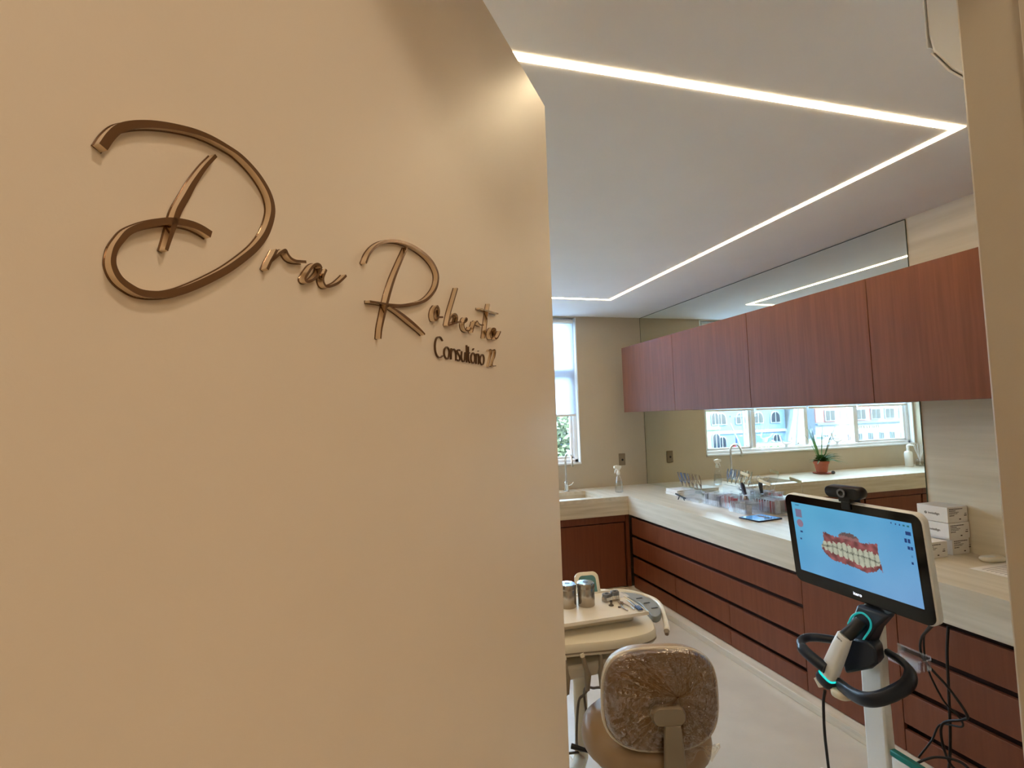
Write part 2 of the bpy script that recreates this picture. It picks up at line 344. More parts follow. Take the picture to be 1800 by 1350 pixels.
PLAIN = [
  ('C', [[(0.6685,1.6129),(0.6628,1.6171),(0.656,1.617),(0.6501,1.6126),(0.6469,1.6046),(0.6474,1.5961),(0.6518,1.5899),(0.6594,1.5878),(0.6684,1.5915)]]),
  ('o', [[(0.6801,1.6055),(0.6738,1.6009),(0.673,1.5929),(0.6792,1.5879),(0.6859,1.5912),(0.6884,1.5994),(0.6852,1.6041),(0.6801,1.6055)]]),
  ('n', [[(0.6927,1.5884),(0.6946,1.6051)],[(0.6943,1.6),(0.7009,1.6046),(0.7069,1.6029),(0.7091,1.5965),(0.7087,1.5881)]]),
  ('s', [[(0.7229,1.6046),(0.7173,1.6055),(0.7134,1.602),(0.7191,1.5975),(0.7227,1.5931),(0.7186,1.5884),(0.7116,1.5896)]]),
  ('u', [[(0.7285,1.6041),(0.7272,1.5941),(0.7315,1.5885),(0.7377,1.5914),(0.7407,1.6038)]]),
  ('l', [[(0.7461,1.6156),(0.745,1.5883)]]),
  ('t', [[(0.7518,1.6141),(0.7515,1.5942),(0.7558,1.5885)],[(0.7483,1.6044),(0.7567,1.6042)]]),
  ('o', [[(0.7674,1.6057),(0.7614,1.6005),(0.7609,1.5929),(0.7668,1.5888),(0.7736,1.5927),(0.7751,1.6007),(0.7716,1.605),(0.7674,1.6057)],[(0.7677,1.6101),(0.7713,1.613)]]),
  ('r', [[(0.7789,1.5887),(0.781,1.6057)],[(0.7807,1.6013),(0.783,1.6046),(0.7872,1.6061)]]),
  ('i', [[(0.7898,1.6055),(0.7881,1.5888)],[(0.7886,1.6112),(0.7888,1.6103)]]),
  ('o', [[(0.8033,1.6065),(0.7958,1.6016),(0.7947,1.5936),(0.8016,1.5889),(0.8086,1.5931),(0.8103,1.6018),(0.8068,1.606),(0.8033,1.6065)]]),
  ('2', [[(0.8233,1.6146),(0.8292,1.6175),(0.8354,1.6173),(0.8364,1.6113),(0.829,1.6001),(0.8226,1.5885),(0.8333,1.5886)]]),
  ('2', [[(0.8412,1.6174),(0.8495,1.6197),(0.8543,1.6167),(0.8507,1.608),(0.8428,1.6001),(0.8386,1.5906),(0.8539,1.5912)]]),
]

sg = thing('script_lettering', 'bronze raised handwriting-style lettering across the open cream door', 'lettering', dp(.55, 1.65))
for ch, strokes in SCRIPT:
    b = MB()
    big = ch in 'DR'
    for si, st in enumerate(strokes):
        if big: hw = (lambda u: .0013 + .0010 * math.sin(math.pi * u) ** 2)
        else: hw = .0013
        if ch == 'D' and si == 0: hw = (lambda u: .0016 + .0012 * abs(math.cos(2 * math.pi * u)))
        ribbon(b, st, hw, .008)
        ribbon(b, st, (lambda u, hw=hw: (hw(u) if callable(hw) else hw) + .0005), .0012, edge=0)  # wider dark base ribbon draws the contact shadow line along the door
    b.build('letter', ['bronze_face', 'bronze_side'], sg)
pl = thing('room_lettering', 'small thin plain lettering with a room number under the bronze script', 'lettering', dp(.75, 1.6))
for ch, strokes in PLAIN:
    b = MB()
    for st in strokes: ribbon(b, st, .0007, .003 if ch != '2' else .005)
    b.build('letter', ['bronze_thin', 'bronze_thin' if ch != '2' else 'bronze_side'], pl)

# ------------------------------------------------------------------ added corridor lights, outside the frame, that light the open door
dl = thing('added_downlight', 'added round warm ceiling light over the corridor, unseen', 'ceiling light', (.42, -.075, 2.5))  # added lamp, placed to throw the door head's shadow on the leaf
MB().lathe([(.055, -.012), (.062, -.012), (.062, 0), (.055, 0)], (.42, -.075, 2.5)).build('ring', 'white', dl, smooth=40)
MB().lathe([(.052, -.006), (.052, 0)], (.42, -.075, 2.5)).build('lens', 'lamp', dl)
ld = bpy.data.lights.new('added_corridor_lamp', 'AREA'); ld.shape = 'DISK'; ld.size = .16; ld.energy = 1.5; ld.color = (1, .86, .68)
lo = bpy.data.objects.new('lamp', ld); COL.objects.link(lo); lo.parent = dl; lo.location = (0, 0, -.016)
cp = thing('added_fill_panel', 'added square fill light further back in the corridor, unseen', 'ceiling light', (1.1, -1.35, 2.5))  # added unseen panel, brightens the door leaf evenly
MB().bx(.78, 1.42, -1.67, -1.03, 2.49, 2.4995).build('frame', 'white', cp)
MB().bx(.80, 1.40, -1.65, -1.05, 2.486, 2.4898).build('diffuser', emis('added_panel_glow', (255, 229, 196), 8.0), cp)

# ------------------------------------------------------------------ window and blinds
wf = MB()
y0, y1 = YB + .05, YB + .11
wf.bx(WX0, WX1, y0, y1, WZ0, WZ0 + .035).bx(WX0, WX1, y0, y1, WZ1 - .04, WZ1).bx(WX0, WX0 + .045, y0, y1, WZ0, WZ1).bx(WX1 - .045, WX1, y0, y1, WZ0, WZ1)
win = struct('window_1', wf, 'white_frame', 'wide white-framed four-part window over the sink counter', bevel=.004)
MUL = [1.385, .685, -.017]
edges = [WX1 - .045, 1.385, .685, -.017, WX0 + .045]
for x in MUL: MB().bx(x - .024, x + .024, y0 + .002, y1 - .002, WZ0 + .045, WZ1 - .04).build('mullion', 'white_frame', win, bevel=.003)
MB().bx(WX0 + .001, WX1 - .001, YB - .012, y0, WZ0 - .012, WZ0 + .006).build('window_sill', 'white_frame', win, bevel=.003)
MB().bx(WX1 - .012, WX1 - .0005, YB - .004, y0, WZ0 + .006, WZ1).build('window_reveal', 'white_frame', win, bevel=.002)
MB().bx(WX0 + .0005, WX0 + .012, YB - .004, y0, WZ0 + .006, WZ1).build('window_reveal', 'white_frame', win, bevel=.002)
ZT = 1.93
for i in range(4):
    xa = edges[i + 1] + (.024 if i < 3 else 0); xb = edges[i] - (.024 if i > 0 else 0)
    MB().bx(xa, xb, y0 + .004, y1 - .004, ZT - .025, ZT + .025).build('transom', 'white_frame', win, bevel=.003)
    s = .024; z0, z1 = WZ0 + .037, ZT - .03; ya, yb_ = y0 + .016, y1 - .014
    sb = MB(); xa2, xb2 = xa + .004, xb - .004
    if i in (1, 2):   # top-hung sashes pushed a little way out
        hinge = Matrix.Translation((0, yb_, z1)) @ Matrix.Rotation(math.radians(9), 4, 'X') @ Matrix.Translation((0, -yb_, -z1)); sb.T = hinge
    else: hinge = None
    sb.bx(xa2, xb2, ya, yb_, z0, z0 + s).bx(xa2, xb2, ya, yb_, z1 - s, z1).bx(xa2, xa2 + s, ya, yb_, z0, z1).bx(xb2 - s, xb2, ya, yb_, z0, z1)
    sh = sb.build('sash', 'white_frame', win, bevel=.003)
    MB(hinge).bx(xa2 + s, xb2 - s, ya + .012, ya + .017, z0 + s, z1 - s).build('pane', 'glass', sh)
    MB().bx(xa, xb, ya + .012, ya + .017, ZT + .025, WZ1 - .04).build('pane', 'glass', win)
    if i in (1, 2):
        xc = (xa + xb) / 2 - .05
        h = MB(); h.tube(catmull([(xc - .09, ya - .01, z0 + .10), (xc - .07, ya - .03, z0 + .045), (xc, ya - .035, z0 + .03), (xc + .05, ya - .03, z0 + .05), (xc + .06, ya - .012, z0 + .13)], 5), .008, 8)
        h.bx(xc - .02, xc + .02, ya - .03, ya + .004, z0 + .0, z0 + .035)
        h.build('window_handle', 'white_frame', win, smooth=50)
lab = ['pale roller blind on the window section nearest the mirror, half lowered', 'pale roller blind on the second window section from the mirror', 'pale roller blind on the third window section from the mirror', 'pale roller blind on the window section furthest from the mirror']
for i in range(4):
    xa = edges[i + 1] + .012; xb = edges[i] - .012 + (.03 if i == 0 else 0); yy = YB + .022
    r = thing('roller_blind', lab[i], 'blind', ((xa + xb) / 2, yy, 2.40), 'roller blinds at the window')
    MB().bx(xa + .004, xb - .004, yy - .0006, yy + .0006, 1.51, 2.41).build('fabric', 'blind', r)
    MB().cyl((xa + .002, yy, 2.415), (xb - .002, yy, 2.415), .02, n=16).build('roller', 'white', r, smooth=40)
    MB().bx(xa + .003, xb - .003, yy - .007, yy + .007, 1.492, 1.512).build('bottom_bar', 'white', r, bevel=.003)

# ------------------------------------------------------------------ linear LED light in the ceiling
LX0, LX1, LY0, LY1, LW = -.16, 2.045, 1.285, 4.035, .028
led = thing('linear_ceiling_light', 'thin warm glowing light line forming a rectangle in the ceiling', 'ceiling light', (LX1, LY0, ZC - .004))
for (a, b_, c, d) in ((LX0, LX1, LY0, LY0 + LW), (LX0, LX1, LY1 - LW, LY1), (LX1 - LW, LX1, LY0 + LW, LY1 - LW), (LX0, LX0 + LW, LY0 + LW, LY1 - LW)):
    MB().bx(a, b_, c, d, ZC - .002, ZC - .0003).build('diffuser', 'led', led)

# ------------------------------------------------------------------ mirror
mr = MB().bx(XW - .005, XW - .0005, 2.03, YB - .002, .802, ZC - .004).build('wall_mirror', 'mirror')
tag(mr, 'large frameless mirror running from counter to ceiling behind the wall cabinets', 'mirror')
MB().bx(XW - .0055, XW - .0005, 2.0285, 2.03, .802, ZC - .004).build('mirror_edge', 'mirror_edge', mr)
MB().bx(XW - .0055, XW - .0005, 2.03, YB - .002, ZC - .006, ZC - .002).build('mirror_edge', 'mirror_edge', mr)
MB().bx(XW - .006, XW - .0005, YB - .004, YB - .0005, .802, ZC - .004).build('mirror_edge', 'mirror_edge', mr)

# ------------------------------------------------------------------ wall cabinets
ce = [4.465, 3.63, 2.79, 1.96, 1.125, .60]
cl = ['wooden wall cabinet with plain door, the one nearest the window', 'wooden wall cabinet with plain door, second from the window wall', 'wooden wall cabinet with plain door, third from the window wall, over the plant reflection', 'wooden wall cabinet with plain door, fourth from the window wall, beside the door lining', 'wooden wall cabinet at the end of the row behind the door lining']
for i in range(5):
    ya, yb_ = ce[i + 1], ce[i]
    r = thing('wall_cabinet', cl[i], 'cabinet', (2.55, (ya + yb_) / 2, 1.515), 'wall cabinets above the counter')
    MB().bx(2.372, XW - .007, ya + .001, yb_ - .001, 1.515, 2.108).build('body', 'wood', r)
    MB().bx(2.350, 2.370, ya + .0018, yb_ - .0018, 1.513, 2.112).build('door', 'wood', r, bevel=.001)

# ------------------------------------------------------------------ worktop (one continuous L with a built-in basin)
CZ = .80; XF = 2.178; YK = 4.136
SX0, SX1, SY0, SY1 = 1.42, 1.985, 4.22, 4.60
wt = thing('worktop', 'cream limestone L-shaped worktop with deep front edge and built-in basin', 'worktop', (XF, YK, .65))
b = MB(); b.bx(XF, XW - .001, .575, YK, CZ - .03, CZ).bx(SX1, XW - .001, YK, YB - .001, CZ - .03, CZ).bx(XL + .001, SX0, YK, YB - .001, CZ - .03, CZ).bx(SX0, SX1, YK, SY0, CZ - .03, CZ).bx(SX0, SX1, SY1, YB - .001, CZ - .03, CZ)
b.build('slab', 'stone', wt)
MB().bx(XF, XF + .02, .575, YK + .0205, .646, CZ - .0301).build('fascia', 'stone', wt)
MB().bx(XL + .001, XF - .0005, YK, YK + .02, .646, CZ - .0301).build('fascia', 'stone_x', wt)
b = MB(); bz = CZ - .13
b.bx(SX0 - .015, SX1 + .015, SY0 - .015, SY1 + .015, bz - .015, bz)
b.bx(SX0 - .015, SX0, SY0 - .015, SY1 + .015, bz, CZ - .031).bx(SX1, SX1 + .015, SY0 - .015, SY1 + .015, bz, CZ - .031).bx(SX0, SX1, SY0 - .015, SY0, bz, CZ - .031).bx(SX0, SX1, SY1, SY1 + .015, bz, CZ - .031)
b.build('basin', 'stone_x', wt)
MB().lathe([(.03, 0), (.034, .003), (.02, .004)], (1.7, 4.41, bz)).build('drain', 'chrome', wt, smooth=40)

# ------------------------------------------------------------------ base units on the right
def fronts(root, y0, y1, rows):
    for (z0, z1), seams in rows:
        ys = [y0] + seams + [y1]
        for a, c in zip(ys[:-1], ys[1:]):
            MB().bx(2.190, 2.208, a + .0015, c - .0015, z0, z1).build('drawer_front', 'wood_low', root, bevel=.001)
ROWS = [(.482, .622), (.318, .457), (.161, .292), (.044, .135)]
u1 = thing('drawer_unit', 'long reddish wooden drawer unit with four rows of handleless fronts beside the window wall', 'drawers', (2.4, 3.2, .04), 'base units under the right worktop')
MB().bx(2.232, XW - .004, 2.312, 4.118, .0405, .645).build('carcass', 'wood_dark', u1)
sm = [2.902, 3.495]
fronts(u1, 2.312, 4.118, [(ROWS[0], []), (ROWS[1], []), (ROWS[2], sm), (ROWS[3], sm)])
u2 = thing('base_cabinet', 'narrow wooden base cabinet with one tall plain door behind the scanner stand', 'cabinet', (2.4, 2.05, .04), 'base units under the right worktop')
MB().bx(2.232, XW - .004, 1.802, 2.310, .0405, .645).build('carcass', 'wood_dark', u2)
MB().bx(2.190, 2.208, 1.8025, 2.3095, .044, .622).build('door', 'wood_low', u2, bevel=.001)
u3 = thing('drawer_unit', 'wooden drawer unit with four rows of fronts under the stacked white boxes', 'drawers', (2.4, 1.3, .04), 'base units under the right worktop')
MB().bx(2.232, XW - .004, .58, 1.800, .0405, .645).build('carcass', 'wood_dark', u3)
fronts(u3, .58, 1.800, [(ROWS[0], []), (ROWS[1], []), (ROWS[2], []), (ROWS[3], [])])
struct('baseboard_right', MB().bx(2.125, XW - .004, .575, YK + .03, 0, .04), 'stone', 'low pale stone plinth under the drawer fronts', bevel=.003)
# base units along the window wall
bx_ = [2.16, 1.41, .66, -.09, XL + .005]
bl = ['wooden base cabinet under the basin in the inner corner', 'wooden base cabinet under the window, second from the corner', 'wooden base cabinet under the potted plant', 'wooden base cabinet under the soap dispenser']
for i in range(4):
    xa, xb = bx_[i + 1], bx_[i]
    r = thing('base_cabinet', bl[i], 'cabinet', ((xa + xb) / 2, 4.45, .04), 'base units under the window')
    MB().bx(xa + .001, xb - .001, 4.20, YB - .004, .0405, .60).build('carcass', 'wood_dark', r)
    MB().bx(xa + .001, xb - .001, 4.165, 4.195, .585, .645).build('rail', 'wood_low', r, bevel=.001)
    MB().bx(xa + .012, xb - .012, 4.178, 4.198, .044, .575).build('door', 'wood_low', r, bevel=.001)
MB().bx(2.162, 2.190, 4.165, 4.20, .0405, .645).build('corner_post', 'wood_low', u1)
struct('baseboard_back', MB().bx(XL + .002, 2.12, 4.15, YB - .004, 0, .04), 'stone_x', 'low pale stone plinth under the cabinets below the window', bevel=.003)

# ------------------------------------------------------------------ air conditioner on the doorway wall
ac = thing('air_conditioner', 'white wall-mounted air conditioner high up beside the door lining', 'air conditioner', (1.55, YF, 2.13))
prof = [(YF + .001, 2.125), (.70, 2.118), (.735, 2.165), (.765, 2.222), (.771, 2.26), (.771, 2.38), (.755, 2.41), (YF + .001, 2.412)]
MB().prism(prof, 1.14, 2.02, 'x').build('body', 'white', ac, bevel=.006)
MB().prism([(.700, 2.1165), (.735, 2.1635), (.7655, 2.2215), (.768, 2.2205), (.7375, 2.1615), (.7025, 2.1145)], 1.139, 2.021, 'x').build('louvre', 'white', ac)
MB().prism([(.7712, 2.235), (.7745, 2.235), (.7745, 2.375), (.7712, 2.385)], 1.139, 2.021, 'x').build('front_panel', 'white', ac, bevel=.001)

# ------------------------------------------------------------------ outlet, faucet, spray bottle
oz = 1.055
r = thing('wall_outlet', 'taupe switch plate on the window wall above the counter', 'outlet', (2.46, YB, oz))
MB().bx(2.425, 2.495, YB - .009, YB - .0005, oz - .058, oz + .058).build('plate', 'outlet', r, bevel=.004)
MB().bx(2.439, 2.481, YB - .0115, YB - .009, oz - .030, oz + .030).build('insert', 'outlet', r, bevel=.001)
MB().cyl((2.46, YB - .0135, oz - .004), (2.46, YB - .0112, oz - .004), .011, n=14).build('socket', 'black', r)
fx, fy = 1.822, 4.655
r = thing('faucet', 'tall chrome gooseneck tap behind the basin', 'faucet', (fx, fy, CZ))
MB().lathe([(.027, 0), (.027, .006), (.021, .010), (.021, .085), (.016, .09)], (fx, fy, CZ)).build('body', 'chrome', r, smooth=40)
arc = [(fx, fy, CZ + .085), (fx, fy, CZ + .20), (fx, fy, CZ + .275)] + [(fx, fy - (.082 - .082 * math.cos(a)), CZ + .275 + .08 * math.sin(a)) for a in [math.radians(x) for x in range(20, 181, 20)]] + [(fx, fy - .168, CZ + .240)]
MB().tube(arc, .010, 12).build('spout', 'chrome', r, smooth=60)
MB().tube([(fx + .018, fy - .005, CZ + .05), (fx + .045, fy - .02, CZ + .06), (fx + .065, fy - .025, CZ + .085)], [.006, .006, .004], 8).build('lever', 'chrome', r, smooth=60)

def spray_bottle(x, y, name, label):
    r = thing(name, label, 'bottle', (x, y, CZ))
    MB().lathe([(.03, .001), (.036, .004), (.037, .03), (.033, .09), (.020, .14), (.013, .155), (.013, .165)], (x, y, CZ), 20).build('bottle', 'acrylic', r, smooth=50)
    MB().lathe([(.028, .003), (.034, .006), (.034, .03), (.031, .085), (.026, .10)], (x, y, CZ), 20).build('liquid', clear('clear_liquid', (246, 249, 250), .02, .02), r, smooth=50)
    MB().lathe([(.016, .160), (.016, .182), (.011, .186), (.011, .2)], (x, y, CZ), 16).build('collar', 'white', r, smooth=40)
    hb = MB(); hb.prism([(x - .042, CZ + .215), (x - .042, CZ + .236), (x - .01, CZ + .243), (x + .028, CZ + .236), (x + .03, CZ + .222), (x + .012, CZ + .2), (x - .012, CZ + .2), (x - .02, CZ + .214)], y - .010, y + .010, 'y')
    hd = hb.build('spray_head', 'white', r, bevel=.003)
    MB().tube([(x - .02, y, CZ + .214), (x - .03, y, CZ + .195), (x - .034, y, CZ + .172)], [.005, .005, .004], 8).build('trigger', 'white', hd, smooth=60)
spray_bottle(2.21, 4.36, 'spray_bottle', 'clear spray bottle with white trigger head on the counter corner')

# ================================================================== SCANNER CART
ct = thing('scanner_cart', 'dental scanner stand with large touch screen on a white column beside the drawers', 'scanner', (1.72, 1.515, 0))
MC = Vector((1.658, 1.518, .997))
mr_ = Vector((.011796, -.99993, 0)); mu = Vector((-.10281, -.00121, .9947)); mn = mr_.cross(mu)   # right, up, towards viewer
MT = Matrix(((mr_.x, mu.x, mn.x, MC.x), (mr_.y, mu.y, mn.y, MC.y), (mr_.z, mu.z, mn.z, MC.z), (0, 0, 0, 1)))
ow, ot, ob = .272, .165, -.184
oc = (ot + ob) / 2; oh = ot - ob
out = rrect(2 * ow, oh, .030, 7, 0, oc)
b = MB(MT)
rings = [[(x * k, oc + (y - oc) * k, z) for x, y in out] for k, z in ((.985, -.002), (1, -.005), (1, -.026), (.97, -.034), (.9, -.038))]
b.loft(rings).build('monitor_casing', 'white', ct, smooth=50)
b = MB(MT); b.loft([[(x * .985, oc + (y - oc) * .985, z) for x, y in out] for z in (-.0022, .001)])
bez = b.build('bezel', 'black_gloss', ct)
# screen picture, one small facet per pixel of the display
GUM = [(.279,.662),(.334,.63),(.408,.621),(.462,.62),(.532,.619),(.601,.617),(.668,.637),(.734,.655),(.728,.548),(.736,.42),(.745,.307),(.721,.341),(.684,.284),(.615,.238),(.55,.262),(.464,.271),(.402,.285),(.337,.278),(.285,.335),(.248,.4),(.248,.452),(.276,.536)]
HUMP = [(.408,.615),(.432,.68),(.47,.707),(.541,.712),(.58,.671),(.597,.617)]
MID = [(.268,.46),(.366,.477),(.428,.459),(.499,.446),(.567,.44),(.634,.442),(.704,.419)]
UPT = [(.295,.529),(.382,.547),(.457,.569),(.525,.54),(.592,.526),(.66,.547),(.721,.519)]
LOT = [(.264,.414),(.355,.364),(.437,.357),(.514,.335),(.587,.3),(.663,.321),(.724,.376)]
def interp(L, x):
    if x <= L[0][0]: return L[0][1]
    for (a, c), (d, e) in zip(L[:-1], L[1:]):
        if x <= d: return c + (e - c) * (x - a) / (d - a)
    return L[-1][1]
def inside(P, x, y):
    r = False; n = len(P)
    for i in range(n):
        (a, c), (d, e) = P[i], P[(i + 1) % n]
        if (c > y) != (e > y) and x < a + (y - c) * (d - a) / (e - c): r = not r
    return r
DARK = (28, 62, 120)
ICONS = [(.968, .87, .017, .024, DARK), (.967, .78, .009, .024, DARK), (.967 - .022, .78, .009, .024, DARK), (.958, .708, .008, .01, DARK), (.978, .708, .008, .01, DARK), (.958, .685, .008, .01, DARK), (.978, .685, .008, .01, DARK),
         (.972, .6, .006, .012, (70, 140, 190)), (.968, .518, .008, .014, DARK), (.86, .959, .005, .01, DARK), (.89, .956, .005, .01, DARK), (.918, .955, .004, .01, DARK), (.947, .956, .007, .011, (30, 110, 120)), (.975, .956, .008, .012, (30, 110, 120)),
         (.061, .849, .03, .06, (126, 120, 150)), (.065, .58, .012, .012, DARK), (.049, .474, .008, .012, DARK), (.057, .967, .018, .006, DARK)]
def pix(x, y):
    n1 = noise.noise(Vector((x * 5, y * 3, 1.3))); n2 = noise.noise(Vector((x * 26, y * 15, 4.1)))
    base = [96 + 10 * n1 + 26 * (1 - y) * x, 172 + 8 * n1 + 12 * y * (1 - x), 222 + 6 * n1]
    if (x - .062) ** 2 + ((y - .702) * .56) ** 2 < .0010: base = [150, 122, 146]
    for cx, cy, hx, hy, c in ICONS:
        if abs(x - cx) < hx and abs(y - cy) < hy: base = list(c)
    jx = x + .006 * noise.noise(Vector((x * 70, y * 40, 0))); jy = y + .022 * noise.noise(Vector((x * 80, y * 45, 7)))
    if inside(HUMP, jx, jy): base = [104, 84, 84] if jy > .66 else [150, 104, 104]
    if inside(GUM, jx, jy):
        m, u_, l_ = interp(MID, jx), interp(UPT, jx), interp(LOT, jx)
        ph = abs((jx * 23) % 1 - .5) * 2; arch = .03 * ph * ph
        if l_ + arch < jy < u_ - arch:
            s = 1 - .30 * ph ** 4 - .34 * math.exp(-((jy - m) / .010) ** 2) + .06 * n2
            base = [190 * s, 194 * s, 172 * s]
        else:
            s = .9 + .4 * n2; base = [150 * s, 84 * s, 86 * s]
    return base
NX, NY = 360, 204
vs = []; fs = []; cols = []
sw, sh_ = .476, .268
for j in range(NY + 1):
    for i in range(NX + 1): vs.append((sw * (i / NX - .5), sh_ * (j / NY - .5), .0014))
for j in range(NY):
    for i in range(NX):
        k = j * (NX + 1) + i; fs.append((k, k + 1, k + NX + 2, k + NX + 1)); cols.append(pix((i + .5) / NX, (j + .5) / NY))
sc = MB(MT); sc.add(vs, fs)
ms = bpy.data.materials.new('screen_picture'); ms.use_nodes = True; n_ = ms.node_tree; pb = n_.nodes['Principled BSDF']
at = n_.nodes.new('ShaderNodeAttribute'); at.attribute_name = 'picture'
pb.inputs['Base Color'].default_value = (.01, .01, .01, 1); pb.inputs['Roughness'].default_value = .25; pb.inputs['Emission Strength'].default_value = .31
n_.links.new(at.outputs['Color'], pb.inputs['Emission Color'])
sco = sc.build('screen', ms, ct)
ca = sco.data.color_attributes.new('picture', 'FLOAT_COLOR', 'CORNER')
buf = []
for c in cols: buf += list(lin([max(0, min(255, v)) for v in c]) + (1,)) * 4
ca.data.foreach_set('color', buf)
M['logo'] = emis('lit_logo', (235, 240, 255), .8)
text_mesh('itero', .017, 'logo', 'logo', bez, MT @ Matrix.Translation((-.013, -.164, .0014)))
# column
def ring4(x0, x1, y0, y1, z): return [(x0, y0, z), (x1, y0, z), (x1, y1, z), (x0, y1, z)]
b = MB(); b.loft([ring4(1.698, 1.742, 1.464, 1.546, .06), ring4(1.700, 1.738, 1.470, 1.550, .50), ring4(1.700, 1.736, 1.466, 1.548, .62), ring4(1.706, 1.728, 1.456, 1.512, .86)])
b.build('column', 'white', ct, bevel=.006)
# leaning dark cradle between screen and handle
b = MB()
b.loft([[(1.655, 1.505, .811), (1.655, 1.385, .811), (1.704, 1.395, .811), (1.704, 1.50, .811)],
        [(1.642, 1.522, .755), (1.642, 1.430, .755), (1.698, 1.435, .755), (1.698, 1.515, .755)],
        [(1.620, 1.535, .70), (1.620, 1.452, .70), (1.69, 1.455, .70), (1.69, 1.530, .70)]])
b.build('cradle_neck', 'navy', ct, bevel=.010, seg=3)
b = MB(); b.loft([[(1.615, y, z) for y, z in ((1.530, .70), (1.441, .716), (1.408, .705), (1.406, .655), (1.43, .628), (1.535, .565), (1.545, .60))], [(1.698, y, z) for y, z in ((1.530, .70), (1.46, .705), (1.45, .69), (1.447, .65), (1.46, .63), (1.53, .60), (1.54, .62))]])
b.build('cradle_hub', 'navy', ct, bevel=.010, seg=3)
tl = catmull([(1.634, 1.525, .738), (1.642, 1.510, .772), (1.648, 1.480, .790), (1.646, 1.450, .778), (1.640, 1.444, .752), (1.626, 1.460, .712), (1.618, 1.462, .696)], 5)
M['teal_glow'] = mat('teal_light_guide', (30, 150, 145), .3, emit=(40, 190, 190), estr=.15)
MB().tube(tl, .0035, 8).build('teal_outline', 'teal_glow', ct, smooth=60)
MB().tube([(1.632, 1.470, .768), (1.600, 1.484, .732), (1.580, 1.490, .715)], [.019, .021, .021], 14).build('wand_sleeve', 'black', ct, smooth=60)
# wand
wd0, wd1 = Vector((1.580, 1.489, .722)), Vector((1.572, 1.562, .560))
dx = (wd1 - wd0).normalized(); sx_ = Vector((0, -1, -.35)); sx_ = (sx_ - dx * sx_.dot(dx)).normalized(); sy_ = dx.cross(sx_)
def wr(p, a, c, n=16):
    o = []
    for j in range(n):
        th = 2 * math.pi * j / n; ct_, st_ = math.cos(th), math.sin(th)
        o.append(p + sx_ * a * math.copysign(abs(ct_) ** .6, ct_) + sy_ * c * math.copysign(abs(st_) ** .6, st_))
    return o
b = MB(); b.loft([wr(wd0.lerp(wd1, t), a, c) for t, a, c in ((0, .020, .015), (.02, .023, .017), (.3, .026, .02), (.8, .029, .022), (1, .029, .022))])
wand = b.build('scanner_wand', 'white', ct, smooth=50)
text_mesh('itero', .011, 'print', 'ink', wand, frame(wd0.lerp(wd1, .10) - sx_ * .012 + Vector((-.0185, 0, 0)), sx_, -dx))
M['teal_led'] = emis('teal_led_ring', (40, 215, 205), .48)
b = MB(); b.loft([wr(wd0.lerp(wd1, t), .030, .023) for t in (1.0, 1.045)]); b.build('led_ring', 'teal_led', wand, smooth=50)
b = MB(); b.loft([wr(wd0.lerp(wd1, t), a, a * .8) for t, a in ((1.05, .031), (1.14, .034), (1.22, .028), (1.26, .018))]); b.build('wand_cup', 'navy', ct, smooth=50)
MB().tube([(1.57, 1.606, .530), (1.565, 1.588, .508)], [.016, .012], 12).build('cup_clip', 'cream', ct, smooth=60)
MB().lathe([(.020, -.018), (.034, -.010), (.036, .006), (.03, .012)], (1.585, 1.522, .515), 18).build('cup_base', 'cream', ct, smooth=60)
# ring handle
hp = [(1.553, 1.553, .588), (1.543, 1.60, .606), (1.545, 1.645, .622), (1.57, 1.675, .634), (1.615, 1.672, .640), (1.66, 1.62, .645), (1.69, 1.545, .65)]
pp = catmull(hp, 6); MB().tube(pp, [.020 if i < 13 else .015 for i in range(len(pp))], 10, flat=1.0).build('handle', 'navy', ct, smooth=60)
hp = [(1.575, 1.522, .545), (1.556, 1.460, .548), (1.545, 1.405, .558), (1.557, 1.365, .575), (1.60, 1.345, .595), (1.66, 1.345, .612), (1.715, 1.375, .628), (1.735, 1.42, .64), (1.735, 1.47, .65)]
pp = catmull(hp, 6); MB().tube(pp, [.023] * len(pp), 10, flat=.55).build('handle', 'navy', ct, smooth=60)
# accessory basket behind the column
b = MB(); b.prism([(1.745, 1.37), (1.80, 1.37), (1.82, 1.385), (1.82, 1.50), (1.745, 1.50)], .620, .624); bk = b.build('basket', 'acrylic', ct)
b = MB(); b.tube([(1.745, 1.37, .655), (1.80, 1.37, .655), (1.82, 1.385, .655), (1.82, 1.50, .655)], .003, 6); b.bx(1.818, 1.82, 1.385, 1.50, .624, .655).bx(1.745, 1.80, 1.37, 1.372, .624, .655); b.build('basket_rim', 'acrylic', bk)
# base: splayed cover with teal trim, legs and castors
b = MB(); b.loft([[(1.72 + .26 * math.cos(a) * k, 1.515 + .20 * math.sin(a) * k, z) for a in [2 * math.pi * i / 20 for i in range(20)]] for k, z in ((1.0, .075), (1.0, .085), (.75, .10), (.42, .13), (.25, .16))])
b.build('base_cover', 'white', ct, smooth=50)
MB().bx(1.699, 1.722, 1.352, 1.458, .322, .342).build('pod_lid', 'teal', ct, bevel=.004)
MB().bx(1.701, 1.720, 1.354, 1.456, .10, .3215).build('computer_pod', 'white', ct, bevel=.006)
for k in range(5):
    a = math.radians(72 * k + 20); x, y = 1.72 + .25 * math.cos(a), 1.515 + .25 * math.sin(a)
    lg = MB().tube([(1.72, 1.515, .10), (x, y, .075)], [.03, .022], 8, flat=.6).build('leg', 'white', ct, smooth=50)
    MB().cyl((x - .012 * math.sin(a), y + .012 * math.cos(a), .035), (x + .012 * math.sin(a), y - .012 * math.cos(a), .035), .035, n=16).build('castor', 'black', lg, smooth=40)
